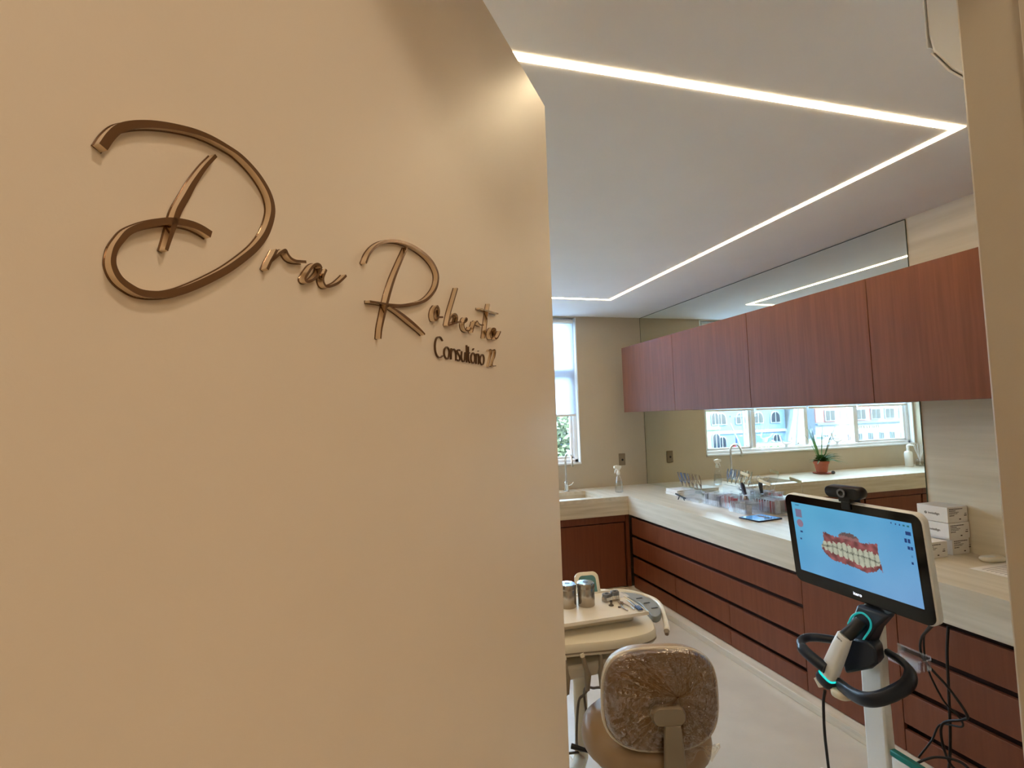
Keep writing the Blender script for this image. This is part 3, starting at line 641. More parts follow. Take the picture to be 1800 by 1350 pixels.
# cables of the cart
MB().tube(catmull([(1.566, 1.577, .50), (1.568, 1.59, .44), (1.575, 1.598, .30), (1.60, 1.60, .13), (1.66, 1.58, .105)], 8), .005, 8).build('wand_cable', 'rubber', ct, smooth=60)
cc = [(1.70, 1.30, .86), (1.76, 1.32, .80), (1.83, 1.42, .70), (1.86, 1.44, .62), (1.88, 1.38, .55), (1.89, 1.335, .485), (1.90, 1.355, .455), (1.90, 1.42, .41), (1.90, 1.43, .35), (1.89, 1.40, .29), (1.89, 1.35, .28), (1.89, 1.335, .30), (1.89, 1.37, .315), (1.86, 1.43, .30), (1.80, 1.47, .26)]
MB().tube(catmull(cc, 8), .0042, 8).build('screen_cable', 'rubber', ct, smooth=60)
cc = [(1.70, 1.31, .86), (1.77, 1.34, .79), (1.83, 1.41, .71), (1.86, 1.43, .60), (1.88, 1.40, .50), (1.90, 1.37, .46), (1.90, 1.36, .43), (1.90, 1.43, .40), (1.88, 1.45, .34), (1.84, 1.47, .28)]
MB().tube(catmull(cc, 8), .0032, 8).build('screen_cable', 'rubber', ct, smooth=60)

# webcam clipped on top of the screen
wcx = MC + mu * .2035 + mr_ * .014 + mn * -.004
wc = thing('webcam', 'black webcam with round lens clipped on top of the scanner screen', 'webcam', wcx)
WT = Matrix(((mr_.x, mu.x, mn.x, wcx.x), (mr_.y, mu.y, mn.y, wcx.y), (mr_.z, mu.z, mn.z, wcx.z), (0, 0, 0, 1))) @ Matrix.Rotation(math.radians(4), 4, 'Y')
b = MB(WT); b.loft([[(x * k, y * k, z) for x, y in rrect(.138, .040, .019, 6)] for k, z in ((.93, .022), (1, .017), (1, -.014), (.9, -.02))]); b.build('body', 'black', wc, smooth=50)
M['grey_ring'] = mat('grey_lens_ring', (120, 122, 126), .3, metal=.5, var=.05)
MB(WT).lathe([(.0155, .022), (.0155, .026), (.0095, .026), (.0095, .0225)], n=20).build('lens_ring', 'grey_ring', wc, smooth=40)
MB(WT).lathe([(.0092, .0222), (.0092, .0252), (.003, .0262)], n=16).build('lens', 'black_gloss', wc, smooth=40)
b = MB(WT); b.bx(-.022, .022, -.0335, -.018, -.012, .014).bx(-.017, .017, -.060, -.030, .0065, .011).bx(-.015, .015, -.06, -.030, -.048, -.040).bx(-.015, .015, -.034, -.030, -.048, .011)
b.build('clip', 'black', wc, bevel=.002)

# loose mains cord hanging from the worktop edge in front of the drawers
cd_ = MB().tube(catmull([(2.165, 1.570, .643), (2.150, 1.571, .55), (2.150, 1.576, .43), (2.152, 1.585, .25), (2.150, 1.597, .12), (2.12, 1.60, .046), (2.05, 1.59, .006), (1.93, 1.56, .006)], 8), .005, 8).build('power_cord', 'rubber', None, smooth=60)
tag(cd_, 'dark mains cord hanging straight down from the worktop over the drawers', 'cord')

# ================================================================== STOOL
bc = Vector((.842, 1.447, .651)); sr = Vector((.961, -.275, 0)); sn = Vector((-.275, -.961, 0))   # right, towards camera
st = thing('operator_stool', 'tan round stool with plastic-wrapped backrest standing in front of the instrument table', 'stool', (.885, 1.638, 0))
def sup(th, hw, hh, e):
    c, s = math.cos(th), math.sin(th); return hw * math.copysign(abs(c) ** (2 / e), c), hh * math.copysign(abs(s) ** (2 / e), s)
def bk_ring(k, off, n=48, hw=.172, hh=.147, e=3.0):
    o = []
    for j in range(n):
        a, c = sup(2 * math.pi * j / n, hw * k, hh * k, e); a *= 1 + .10 * (c / hh) * (1 if a < 0 else .3) * -.3
        o.append(bc + sr * a + Vector((0, 0, c)) + sn * (off - .7 * a * a - .25 * c * c))
    return o
b = MB(); b.loft([bk_ring(.90, -.060), bk_ring(.97, -.052), bk_ring(1, -.035), bk_ring(1, -.008), bk_ring(.985, .0)]); b.build('backrest', 'leather', st, smooth=60)
M['pale_trim'] = mat('pale_edge_trim', (214, 200, 178), .2, var=.03, coat=.5)
b = MB(); b.tube(bk_ring(.995, -.006), .0062, 8, closed=True); b.build('edge_trim', 'pale_trim', st, smooth=60)
b = MB(); b.loft([bk_ring(.982, -.004), bk_ring(.975, .003), bk_ring(.93, .007)]); b.build('back_shell', 'shell', st, smooth=60)
# crumpled film pulled over the backrest: folds radiate from the bracket
vs = []; fs = []; nr, na = 44, 150
pc = (.045, .015)
for i in range(nr + 1):
    k = i / nr
    for j in range(na):
        th = 2 * math.pi * j / na; a1, c1 = sup(th, .176, .151, 3.0)
        a = pc[0] + (a1 - pc[0]) * k; c = pc[1] + (c1 - pc[1]) * k
        rad = math.hypot(a - pc[0], c - pc[1])
        fold = abs(noise.noise(Vector((math.cos(th) * 5, math.sin(th) * 5, rad * 8)))) * .022 + abs(noise.noise(Vector((a * 55, c * 26, 3.3)))) * .014 + abs(noise.noise(Vector((a * 120, c * 70, 9)))) * .008
        fold *= min(1, (1 - k) * 6) * min(1, .25 + k * 2)
        edge = -.020 * max(0, (k - .93) / .07) ** 1.5
        vs.append(bc + sr * a + Vector((0, 0, c)) + sn * (.010 + fold + edge - .7 * a * a - .25 * c * c))
for i in range(nr):
    for j in range(na): fs.append((i * na + j, i * na + (j + 1) % na, (i + 1) * na + (j + 1) % na, (i + 1) * na + j))
b = MB(); b.add(vs, fs); b.build('plastic_wrap', 'wrap', st)
# loose corner of film hanging below the right side
vs = []; fs = []
for i in range(9):
    for j in range(7):
        a = .055 + .115 * i / 8; c = -.135 - (.028 + .02 * math.sin(i * 1.3)) * j / 6
        vs.append(bc + sr * a + Vector((0, 0, c)) + sn * (.004 + .010 * noise.noise(Vector((i * .9, j * .8, 2))) - .7 * a * a))
for i in range(8):
    for j in range(6): k = i * 7 + j; fs.append((k, k + 1, k + 8, k + 7))
b = MB(); b.add(vs, fs); b.build('film_corner', 'wrap', st)
BT = Matrix(((sr.x, 0, sn.x, bc.x), (sr.y, 0, sn.y, bc.y), (0, 1, 0, bc.z), (0, 0, 0, 1)))
b = MB(BT); b.loft([[(x * k + .012, y * k - .032, z) for x, y in rrect(.10, .052, .024, 6)] for k, z in ((1, .006), (1, .022), (.9, .03))]); b.build('bracket', 'taupe', st, smooth=50)
b = MB(BT); b.loft([[(x * kx + .02, y, z + dz) for x, z in rrect(.052, .02, .006, 3)] for kx, y, dz in ((.9, -.055, .026), (1.1, -.12, .032), (1.25, -.20, .032), (1.3, -.255, .015), (1.25, -.275, -.02))]); b.build('support_bar', 'taupe', st, smooth=40)
seat_c = (.885, 1.638)
b = MB(); b.lathe([(.10, .405), (.188, .410), (.204, .425), (.208, .45), (.203, .478), (.185, .495), (.12, .502), (.03, .503)], (seat_c[0], seat_c[1], 0), 40); b.build('seat', 'leather', st, smooth=60)
MB().lathe([(.06, .375), (.17, .385), (.18, .409)], (seat_c[0], seat_c[1], 0), 28).build('seat_pan', 'taupe', st, smooth=50)
MB().tube([(seat_c[0] - .10, seat_c[1] - .15, .38), bc + sr * .02 + Vector((0, 0, -.275)) + sn * .0], .014, 8).build('back_arm', 'taupe', st, smooth=60)
MB().lathe([(.028, .075), (.028, .22), (.02, .225), (.02, .376)], (seat_c[0], seat_c[1], 0), 18).build('gas_column', 'chrome', st, smooth=40)
for k in range(5):
    a = math.radians(72 * k + 14); x, y = seat_c[0] + .26 * math.cos(a), seat_c[1] + .26 * math.sin(a)
    lg = MB().tube([(seat_c[0], seat_c[1], .09), (x, y, .066)], [.026, .018], 8, flat=.7).build('leg', 'chrome', st, smooth=50)
    MB().cyl((x - .012 * math.sin(a), y + .012 * math.cos(a), .027), (x + .012 * math.sin(a), y - .012 * math.cos(a), .027), .027, n=14).build('castor', 'black', lg, smooth=40)
MB().tube([(.80, 1.60, .39), (.70, 1.70, .395), (.66, 1.73, .40)], [.006, .006, .009], 8).build('height_lever', 'black', st, smooth=60)

# ================================================================== INSTRUMENT TABLE (delivery unit)
du = thing('delivery_unit', 'cream dental instrument table with curved side handle, beyond the stool', 'dental unit', (.72, 2.0, 0))
TZ = .752; BZ = .715
top = catmull([(.36, 1.775, 0), (.55, 1.768, 0), (.682, 1.755, 0), (.834, 1.735, 0), (.95, 1.742, 0), (1.01, 1.765, 0), (1.035, 1.80, 0), (1.062, 1.87, 0), (1.085, 1.96, 0), (1.11, 2.06, 0), (1.10, 2.17, 0), (1.05, 2.25, 0), (.94, 2.30, 0), (.70, 2.32, 0), (.36, 2.31, 0)], 5, closed=True)
cx0, cy0 = .72, 2.0
def inset(P, k, z): return [(cx0 + (q.x - cx0) * k, cy0 + (q.y - cy0) * k, z) for q in P]
b = MB(); b.loft([inset(top, .93, .668), inset(top, .985, .673), inset(top, 1.0, .690), inset(top, .997, .709), inset(top, .985, BZ)]); b.build('table_body', 'cream', du, smooth=40)
b = MB(); b.loft([inset(top, 1.003, .682), inset(top, 1.003, .687)]); b.build('taupe_joint', 'taupe', du)  # thin taupe band around the table edge
MB().bx(.48, .985, 1.87, 2.06, BZ, TZ).build('tray_support', 'cream', du, bevel=.006)
gp = [(1.055, 2.12), (1.115, 2.09), (1.140, 1.99), (1.118, 1.90), (1.082, 1.844), (1.050, 1.835), (1.060, 1.90), (1.075, 2.0)]
b = MB(); b.prism([(q.x, q.y) for q in catmull([(x, y, 0) for x, y in gp], 4, closed=True)], .712, .735); b.build('control_panel', 'grey_panel', du, bevel=.002)
for y in (2.03, 1.97, 1.91): MB().bx(1.085, 1.112, y - .003, y + .003, .735, .7365).build('panel_mark', 'navy', du)
hd = catmull([(1.05, 2.17, .728), (1.115, 2.12, .728), (1.152, 2.03, .728), (1.150, 1.96, .726), (1.116, 1.873, .718), (1.076, 1.79, .710), (1.060, 1.765, .706)], 6)
MB().tube(hd, [.011] * (len(hd) - 4) + [.012, .012, .011, .009], 10, flat=.9).build('handle', 'cream', du, smooth=60)
e0 = hd[-1]; MB().tube([e0, e0 + Vector((-.008, -.013, -.006))], [.0105, .007], 10).build('handle_tip', 'taupe', du, smooth=60)
# holder for the hand instruments below the table
b = MB(); b.loft([[(x, y, z) for x, y in ((.42, 1.79 + o), (.66, 1.78 + o), (1.03, 1.80 + o), (1.055, 1.86), (1.03, 2.02), (.42, 2.02))] for z, o in ((.565, .05), (.580, .01), (.618, 0), (.628, .005))]); b.build('instrument_holder', 'cream', du, bevel=.008)
MB().bx(.76, .90, 1.86, 2.0, .622, .672).build('neck', 'taupe', du, bevel=.005)
def handpiece(x, lean, name):
    p0 = Vector((x, 1.752, .672)); p1 = Vector((x + lean, 1.745, .612)); p2 = Vector((x + lean * .8, 1.748, .560))
    kk = 2.0 if x > .75 else 1.0
    h = MB().tube([p0, p0.lerp(p1, .3), p0.lerp(p1, .75), p1, p2], [.006, .008, .0085, .012, .008], 10).build(name, 'taupe', du, smooth=60)
    MB().cyl(p0, p0 + Vector((-.004, 0, .012)), .009, .008, n=10).build('instrument_head', 'cream', h, smooth=50)
    MB().tube(catmull([p2, p2 + Vector((-.002, .03 * kk, -.03)), p2 + Vector((-.008, .07 * kk, -.08)), p2 + Vector((.005, .13, -.26)), (.80, 1.95, .22), (.74, 2.02, .07)], 6), .0045, 8).build('hose', 'hose', h, smooth=60)
handpiece(.722, .014, 'handpiece'); handpiece(.790, -.004, 'handpiece'); handpiece(.655, .004, 'handpiece')
MB().tube(catmull([(.935, 1.765, .668), (.925, 1.775, .645), (.915, 1.83, .60), (.90, 1.93, .50), (.84, 1.95, .30)], 5), .0055, 8).build('hose', 'hose', du, smooth=60)
MB().tube([(.78, 1.99, .055), (.78, 1.985, .15), (.78, 1.945, .22), (.78, 1.93, .30), (.78, 1.93, .58)], .026, 16).build('post', 'cream', du, smooth=50)
MB().prism(rrect(.36, .40, .06, 5, .66, 2.145), 0.0, .06).build('floor_box', 'cream', du, bevel=.01)
MB().tube([(.765, 1.925, .22), (.70, 1.82, .26), (.665, 1.745, .30)], [.020, .022, .018], 12).build('side_arm', 'cream', du, smooth=60)

# tray with its instruments
ty = thing('instrument_tray', 'white rectangular tray lying on the instrument table', 'tray', (.78, 1.93, TZ))
b = MB(); b.bx(.46, 1.015, 1.818, 2.085, TZ + .0005, TZ + .006); b.build('tray_floor', 'tray', ty, bevel=.002)
b = MB(); b.bx(.46, 1.015, 1.814, 1.818, TZ + .0005, TZ + .012).bx(.46, 1.015, 2.085, 2.089, TZ + .0005, TZ + .012).bx(1.015, 1.019, 1.814, 2.089, TZ + .0005, TZ + .012).bx(.456, .46, 1.814, 2.089, TZ + .0005, TZ + .012); b.build('tray_rim', 'tray', ty)
T0 = TZ + .0062
M['lid'] = mat('sky_tinted_lid', (196, 214, 232), .12, metal=.85, var=.02)  # blue-white tint puts the reflected sky into the steel lid
for (x, y, lb) in ((.838, 1.975, 'tall steel canister with holed lid standing on the tray, nearer the middle'), (.765, 1.985, 'steel canister with holed lid half hidden behind the open door edge')):
    r = thing('steel_canister', lb, 'canister', (x, y, T0), 'canisters on the tray')
    MB().lathe([(.032, 0), (.0335, .002), (.0335, .070), (.032, .072)], (x, y, T0), 28).build('body', 'steel', r, smooth=40)
    MB().lathe([(.0345, .068), (.0348, .082), (.033, .0865)], (x, y, T0), 28).build('lid_band', 'steel', r, smooth=40)
    MB().lathe([(.0328, .0862), (.031, .0885), (.012, .0895)], (x, y, T0), 28).build('lid', 'lid', r, smooth=40)
    MB().lathe([(.009, .0890), (.009, .0902)], (x, y, T0), 16, sx=1.2).build('lid_hole', 'navy', r)
r = thing('backing_plate', 'cream rounded upright plate with teal marking behind the canisters', 'plate', (.90, 2.11, T0 - .006))
KT = frame((.915, 2.135, TZ + .023), (1, -.10, 0), (0, .40, 1))
b = MB(KT); b.loft([[(x * k, y * k, z) for x, y in rrect(.105, .115, .026, 6)] for k, z in ((1, -.006), (1, .004), (.95, .007))]); b.build('plate', 'cream', r, smooth=50)
b = MB(KT); b.loft([[(x * k, y * k, z) for x, y in rrect(.075, .085, .018, 6)] for k, z in ((1, .0065), (1, .0085))]); b.build('teal_inlay', mat('teal_grey_inlay', (92, 138, 136), .4), r)
def ribbed(x, y, h, lb, rot):
    r = thing('bur_block', lb, 'instrument block', (x, y, T0), 'small ribbed blocks on the tray')
    Tm = Matrix.Translation((x, y, T0)) @ Matrix.Rotation(rot, 4, 'Z')
    MB(Tm).prism(rrect(.036, .032, .007, 4), 0, h * .55).build('base', 'steel', r, bevel=.002)
    MB(Tm).prism(rrect(.033, .029, .008, 4), h * .55, h).build('top', M['grey_ring'], r, bevel=.002)
    for i in range(6): MB(Tm).bx(-.0155 + i * .0056, -.0125 + i * .0056, -.0185, -.016, h * .25, h * .62).build('rib', 'white', r)
    MB(Tm).lathe([(.007, h), (.007, h + .001)], n=12).build('hole', 'black', r)
ribbed(.932, 1.985, .030, 'low ribbed instrument block on the tray beside the tall canister', .3)
ribbed(.966, 1.985, .036, 'higher ribbed instrument block on the tray next to crumpled film', -.2)
vs = []; fs = []
for i in range(9):
    for j in range(9):
        x = .985 + .055 * i / 8; y = 2.00 + .05 * j / 8; e = 1 - max(abs(i - 4), abs(j - 4)) / 4
        vs.append((x, y, T0 + .0008 + .020 * (e ** .7) * (.5 + .8 * abs(noise.noise(Vector((i * .8, j * .8, 5)))))))
for i in range(8):
    for j in range(8): k = i * 9 + j; fs.append((k, k + 1, k + 10, k + 9))
o = MB().add(vs, fs).build('crumpled_film', mat('milky_film', (236, 236, 240), .25, trans=.3, var=.02), None, smooth=80); tag(o, 'crumpled milky plastic film at the back corner of the tray', 'plastic film')
def pliers(name, label, Tm, hm, group=None, scale=1.0):
    loc = Tm.translation
    r = thing(name, label, 'pliers', loc, group); S = Tm @ Matrix.Scale(scale, 4)
    for s in (-1, 1):
        MB(S).tube(catmull([(s * .004, 0, .0), (s * .012, 0, -.02), (s * .019, 0, -.05), (s * .017, 0, -.09)], 5), [.0038] * 16, 8).build('handle', hm, r, smooth=60)
        MB(S).tube([(s * -.002, 0, 0), (s * .005, 0, .012), (s * .002, 0, .034)], [.005, .0042, .0016], 8).build('jaw', 'steel', r, smooth=60)
    MB(S).cyl((0, -.006, 0), (0, .006, 0), .0085, n=14).build('joint', 'steel', r, smooth=40)
    return r
pliers('pliers', 'steel pliers lying open at the right of the tray', frame((.966, 1.928, T0 + .006), (-1, .0, 0), (0, 0, 1)) @ Matrix.Scale(.85, 4), 'steel')
mk = thing('tweezers', 'tweezers with dark blue grips at the tray corner', 'tweezers', (.985, 1.86, T0))
for s in (-1, 1):
    MB().tube([(1.012 - .006, 1.955, T0 + .005), (1.003 + s * .005, 1.89, T0 + .006), (.999 + s * .004, 1.835, T0 + .005)], [.002, .003, .0025], 8).build('arm', 'steel', mk, smooth=60)
    MB().tube([(1.003 + s * .005, 1.875, T0 + .0065), (1.000 + s * .004, 1.838, T0 + .0065)], [.005, .0045], 8).build('grip', mat('dark_blue_grip', (24, 36, 84), .35), mk, smooth=60)
bq = thing('band_pusher', 'tiny dark brown tool tip standing on the tray in front of the blocks', 'tool', (.925, 1.935, T0))
MB().lathe([(.010, 0), (.010, .002), (.004, .004), (.004, .012), (.006, .014), (.004, .016)], (.925, 1.935, T0), 12).build('stem', 'hose', bq, smooth=50)
MB().lathe([(.005, .0155), (.006, .018), (.002, .02)], (.925, 1.935, T0), 12).build('cap', 'black', bq, smooth=50)
o = MB().lathe([(.006, 0), (.006, .003), (.004, .004)], (.945, 1.905, T0), 12).build('metal_ring', 'hose', None, smooth=50); tag(o, 'tiny dark disc lying between tool tip and pliers', 'disc')

# ================================================================== ON THE RIGHT WORKTOP
def boxthing(name, label, cat, x0, x1, y0, y1, z0, z1, m, group=None):
    r = thing(name, label, cat, ((x0 + x1) / 2, (y0 + y1) / 2, z0), group)
    MB().bx(x0, x1, y0, y1, z0, z1 - .006).build('tray', m, r, bevel=.0015)
    MB().bx(x0 - .0006, x1 + .0006, y0 - .0006, y1 + .0006, z0 + .008, z1).build('lid', m, r, bevel=.0015)
    return r
def label_lines(r, x0, y, zc, seed):
    rnd = random.Random(seed)
    b = MB()
    for k, (dz, ln, h) in enumerate(((.022, .085, .0035), (.014, .040, .003), (.007, .060, .0022), (.001, .050, .0022), (-.007, .03, .0035))):
        x = x0
        while x < x0 + ln:
            wdt = rnd.uniform(.004, .012); b.bx(x, min(x + wdt, x0 + ln), y - .0003, y + .0002, zc + dz - h / 2, zc + dz + h / 2); x += wdt + .002
    b.bx(x0 + .095, x0 + .108, y - .0003, y + .0002, zc - .003, zc - .0005).bx(x0 + .092, x0 + .108, y - .0003, y + .0002, zc - .012, zc - .008).bx(x0 + .06, x0 + .07, y - .0003, y + .0002, zc - .028, zc - .023)
    b.build('printed_label', 'ink', r)
def emblem(r, x, yc, zc):
    b = MB()
    for k in range(8):
        a = math.radians(45 * k); T = Matrix.Translation((x - .0003, yc, zc)) @ Matrix.Rotation(a, 4, 'X')
        bb = MB(T); bb.bx(-.0003, .0003, .002, .006, -.0013, .0013); b.v += [q for q in bb.v]; 
        k0 = len(b.v) - 8; b.f += [[k0 + i for i in f] for f in bb.f]; b.m += bb.m
    b.build('emblem', 'ink', r)
BL = ['white carton at the bottom of the three-high stack', 'white carton in the middle of the three-high stack', 'white carton on top of the three-high stack']
zz = [.8005, .872, .9475, 1.020]
for k in range(3):
    dx_ = (.022, -.002, .002)[k]; dy_ = (.004, -.003, 0)[k]
    r = boxthing('carton', BL[k], 'box', 2.596 + dx_, 2.724, 1.846 + dy_, 1.985, zz[k], zz[k + 1] - .0012, 'box', 'white cartons against the stone wall')
    label_lines(r, 2.606 + dx_, 1.8455 + dy_ - .0006, (zz[k] + zz[k + 1]) / 2 + .003, k)
    emblem(r, 2.5952 + dx_, 1.945, (zz[k] + zz[k + 1]) / 2)
    text_mesh('invisalign', .015, 'print', 'ink', r, frame((2.5952 + dx_ - .0004, 1.934, (zz[k] + zz[k + 1]) / 2 - .004), (0, -1, 0), (0, 0, 1)))
r = boxthing('carton', 'single white carton in front of the stack, half behind the scanner screen', 'box', 2.435, 2.574, 1.842, 1.985, .8005, .872, 'box', 'white cartons against the stone wall')
label_lines(r, 2.450, 1.8409, .838, 9)
r = thing('remote_control', 'small white remote with rounded front lying by the stone wall', 'remote', (2.668, 1.722, CZ))
b = MB(); Tm = Matrix.Translation((2.668, 1.722, CZ + .0005)) @ Matrix.Rotation(math.radians(78), 4, 'Z')
b.T = Tm; b.loft([[(x * k, y * k, z) for x, y in rrect(.055, .105, .026, 6)] for k, z in ((.88, 0), (1, .006), (1, .014), (.86, .021))]); b.build('body', 'cream', r, smooth=60)
MB(Tm).loft([[(x * k, y * k + .02, z) for x, y in rrect(.034, .05, .010, 5)] for k, z in ((1, .0205), (1, .0218))]).build('button_panel', 'white', r)
r = thing('paper_sheet', 'printed white sheet lying on the worktop near the door lining', 'paper', (2.55, 1.5, CZ))
PT = frame((2.464, 1.682, CZ + .0008), (1, .0, 0), (.0, -1, 0))
MB(PT).bx(0, .262, 0, .20, -.0006, 0).build('sheet', 'paper', r)
b = MB(PT)
for k in range(10): b.bx(.03, .03 + random.uniform(.12, .20), .03 + k * .016, .0335 + k * .016, -.0011, -.0006)
b.build('print', mat('faint_print', (170, 160, 160), .7), r)
# tablet
r = thing('tablet', 'tablet lying flat on the worktop, sky reflection put in as a blue glow', 'tablet', (2.455, 2.895, CZ))
TT = frame((2.455, 2.895, CZ + .0008), (1, .11, 0), (-.11, 1, 0))
MB(TT).loft([[(x, y, z) for x, y in rrect(.205, .165, .010, 5)] for z in (0, .0075)]).build('body', mat('tablet_body', (26, 34, 60), .3, metal=.4), r, bevel=.001)
MB(TT).loft([[(x, y, z) for x, y in rrect(.186, .146, .006, 4)] for z in (.0075, .0079)]).build('screen', mat('tablet_sky_glow', (12, 24, 44), .05, emit=(70, 150, 215), estr=.3), r)  # blue emission paints the sky's reflection into the glass
MB(TT).bx(.012, .048, -.05, .055, .0079, .0081).build('screen_window', mat('tablet_window', (40, 44, 50), .08), r)
# pair of white cases
for k, (z0, z1, x0, lb) in enumerate(((.8005, .822, 2.520, 'flat white case lying at the bottom of the pair by the mirror'), (.8228, .848, 2.524, 'flat white case lying on top of the pair by the mirror'))):
    r = thing('instrument_case', lb, 'case', (2.57, 3.98, z0), 'white cases by the mirror')
    MB().bx(x0, 2.695, 3.93, 4.10, z0, z0 + (z1 - z0) * .55).build('base', 'box', r, bevel=.003)
    MB().bx(x0 - .001, 2.696, 3.929, 4.101, z0 + (z1 - z0) * .58, z1).build('lid', 'box', r, bevel=.003)
# plier rack with five pliers
r = thing('plier_rack', 'clear acrylic rack holding pliers next to the white cases', 'rack', (2.52, 3.70, CZ))
b = MB(); b.bx(2.465, 2.60, 3.56, 3.86, CZ + .0005, CZ + .005); b.build('base', 'acrylic', r)
MB().bx(2.535, 2.54, 3.56, 3.86, CZ + .005, CZ + .085).build('back_panel', 'acrylic', r)
MB().bx(2.515, 2.535, 3.57, 3.85, CZ + .078, CZ + .083).build('shelf', 'acrylic', r)
MB().bx(2.465, 2.468, 3.56, 3.86, CZ + .005, CZ + .022).build('lip', 'acrylic', r)
for k in range(6):
    y = 3.83 - k * .05
    pliers('orthodontic_pliers', '%s pliers on the acrylic rack, %s from the white cases' % ('blue-handled' if k < 3 else 'plain steel', ('first', 'second', 'third', 'fourth', 'fifth', 'sixth and furthest')[k]), frame((2.505, y, CZ + .128), (0, 1, 0), (1, 0, .25)), 'blue_steel' if k < 3 else 'steel', 'pliers on the acrylic rack', .95)
r = thing('lip_retractor', 'black bent holder lying in front of the plier rack', 'tool', (2.43, 3.74, CZ))
MB().tube([(2.425, 3.80, CZ + .045), (2.43, 3.755, CZ + .035), (2.44, 3.69, CZ + .022)], [.006, .007, .006], 8).build('bar', 'black', r, smooth=60)
MB().tube([(2.43, 3.755, CZ + .033), (2.425, 3.77, CZ + .003)], [.004, .004], 8).build('foot', 'black', r, smooth=60)
MB().tube([(2.436, 3.72, CZ + .028), (2.445, 3.71, CZ + .003)], [.004, .004], 8).build('foot', 'black', r, smooth=60)
# slotted acrylic organisers
def organiser(label, x0, x1, y0, y1, h, n, fill, group='clear organisers on the worktop'):
    r = thing('acrylic_organiser', label, 'organiser', ((x0 + x1) / 2, (y0 + y1) / 2, CZ), group)
    t = .003
    MB().bx(x0, x1, y0, y1, CZ + .0005, CZ + t).build('base', 'acrylic', r)
    for yy in (y0, y1 - t): MB().bx(x0, x1, yy, yy + t, CZ + t, CZ + h).build('side_panel', 'acrylic', r)
    for xx, hh in ((x0, h * .45), (x1 - t, h)): MB().bx(xx, xx + t, y0 + t, y1 - t, CZ + t, CZ + hh).build('panel', 'acrylic', r)
    for k in range(1, n):
        y = y0 + (y1 - y0) * k / n; MB().bx(x0 + t, x1 - t, y - .0012, y + .0012, CZ + t, CZ + h * .9).build('divider', 'acrylic', r); MB().bx(x0 + t, x0 + t + .003, y - .0014, y + .0014, CZ + t, CZ + h * .92).bx(x0 + t + .003, x1 - t, y - .0014, y + .0014, CZ + h * .9, CZ + h * .92).build('divider_edge', 'milky', r)
    for k in range(n):
        if not fill[k % len(fill)]: continue
        y = y0 + (y1 - y0) * (k + .5) / n; hh = h * random.uniform(.72, 1.02)
        MB().bx(x0 + .020, x0 + .060, y - .0022, y + .0012, CZ + t + .0005, CZ + hh).build('packet', fill[k % len(fill)], r, bevel=.001)
M['wire_pack'] = mat('grey_white_packet', (228, 228, 234), .35, var=.15, vscale=50)
M['wire_dark'] = mat('dark_packet', (74, 76, 92), .4, var=.2, vscale=50)
organiser('clear slotted organiser with grey packets beside the plier rack', 2.485, 2.60, 3.335, 3.535, .095, 9, ['wire_pack', None, 'wire_dark', None, 'wire_pack', None])
organiser('clear slotted organiser holding red packets', 2.495, 2.585, 3.215, 3.325, .10, 5, ['red', None, 'red', 'wire_pack'])
organiser('low clear slotted organiser in front, full of clear packets', 2.455, 2.60, 3.03, 3.20, .075, 8, ['wire_pack', None, None, 'wire_pack', None])
organiser('clear slotted organiser tucked against the mirror', 2.625, 2.715, 2.96, 3.16, .095, 8, ['wire_pack', None, 'red', None])
# stand with cheek retractors and photo mirrors
r = thing('retractor_stand', 'clear cup with a fan of transparent cheek retractors in front of the mirror', 'stand', (2.645, 3.27, CZ))
MB().lathe([(.034, .0006), (.040, .10), (.038, .10), (.032, .004)], (2.655, 3.27, CZ), 20).build('cup', 'acrylic', r, smooth=50)
for k in range(7):
    a = math.radians(-60 + 20 * k); d = Vector((.15 * math.cos(k * 2.1), math.sin(a), math.cos(a))).normalized()
    p = Vector((2.655, 3.27, CZ + .07)); e = p + d * .11
    rr = MB().tube([p, p.lerp(e, .5), e], [.004, .005, .006], 8).build('retractor', 'acrylic', r, smooth=60)
    MB().tube([e + Vector((0, math.cos(q) * .022, math.sin(q) * .022 + .015)) for q in [math.pi * 2 * i / 14 for i in range(14)]], .003, 6, closed=True).build('loop', 'acrylic', rr, smooth=60)
MB().tube([(2.655, 3.27, CZ + .09), (2.65, 3.285, CZ + .155), (2.645, 3.29, CZ + .175)], [.012, .016, .008], 10).build('clamp', 'wire_dark', r, smooth=60)
MB().lathe([(.022, .003), (.024, .06), (.012, .085)], (2.655, 3.27, CZ), 12).build('mirror_bundle', 'steel', r, smooth=50)
M['gold'] = mat('cream_handle', (236, 214, 168), .3, var=.03)
def photo_mirror(label, p, q, base):
    r = thing('photo_mirror', label, 'mirror', base, 'mouth mirrors with cream handles')
    p, q = Vector(p), Vector(q)
    MB().tube([p, q], .011, 10, flat=.35, upv=(0, .3, 1)).build('handle', 'gold', r, bevel=0, smooth=50)
    MB().tube([q, Vector(base) + Vector((0, 0, .004))], [.004, .003], 8).build('stem', 'acrylic', r, smooth=60)
    MB().lathe([(.028, .0006), (.028, .004), (.01, .006)], base, 16).build('foot', 'acrylic', r, smooth=50)
photo_mirror('mouth mirror with cream handle standing nearer the scanner screen', (2.60, 3.055, CZ + .218), (2.60, 2.955, CZ + .200), (2.64, 2.90, CZ))
photo_mirror('mouth mirror with cream handle standing above the retractor cup', (2.60, 3.235, CZ + .255), (2.60, 3.150, CZ + .240), (2.67, 3.20, CZ))

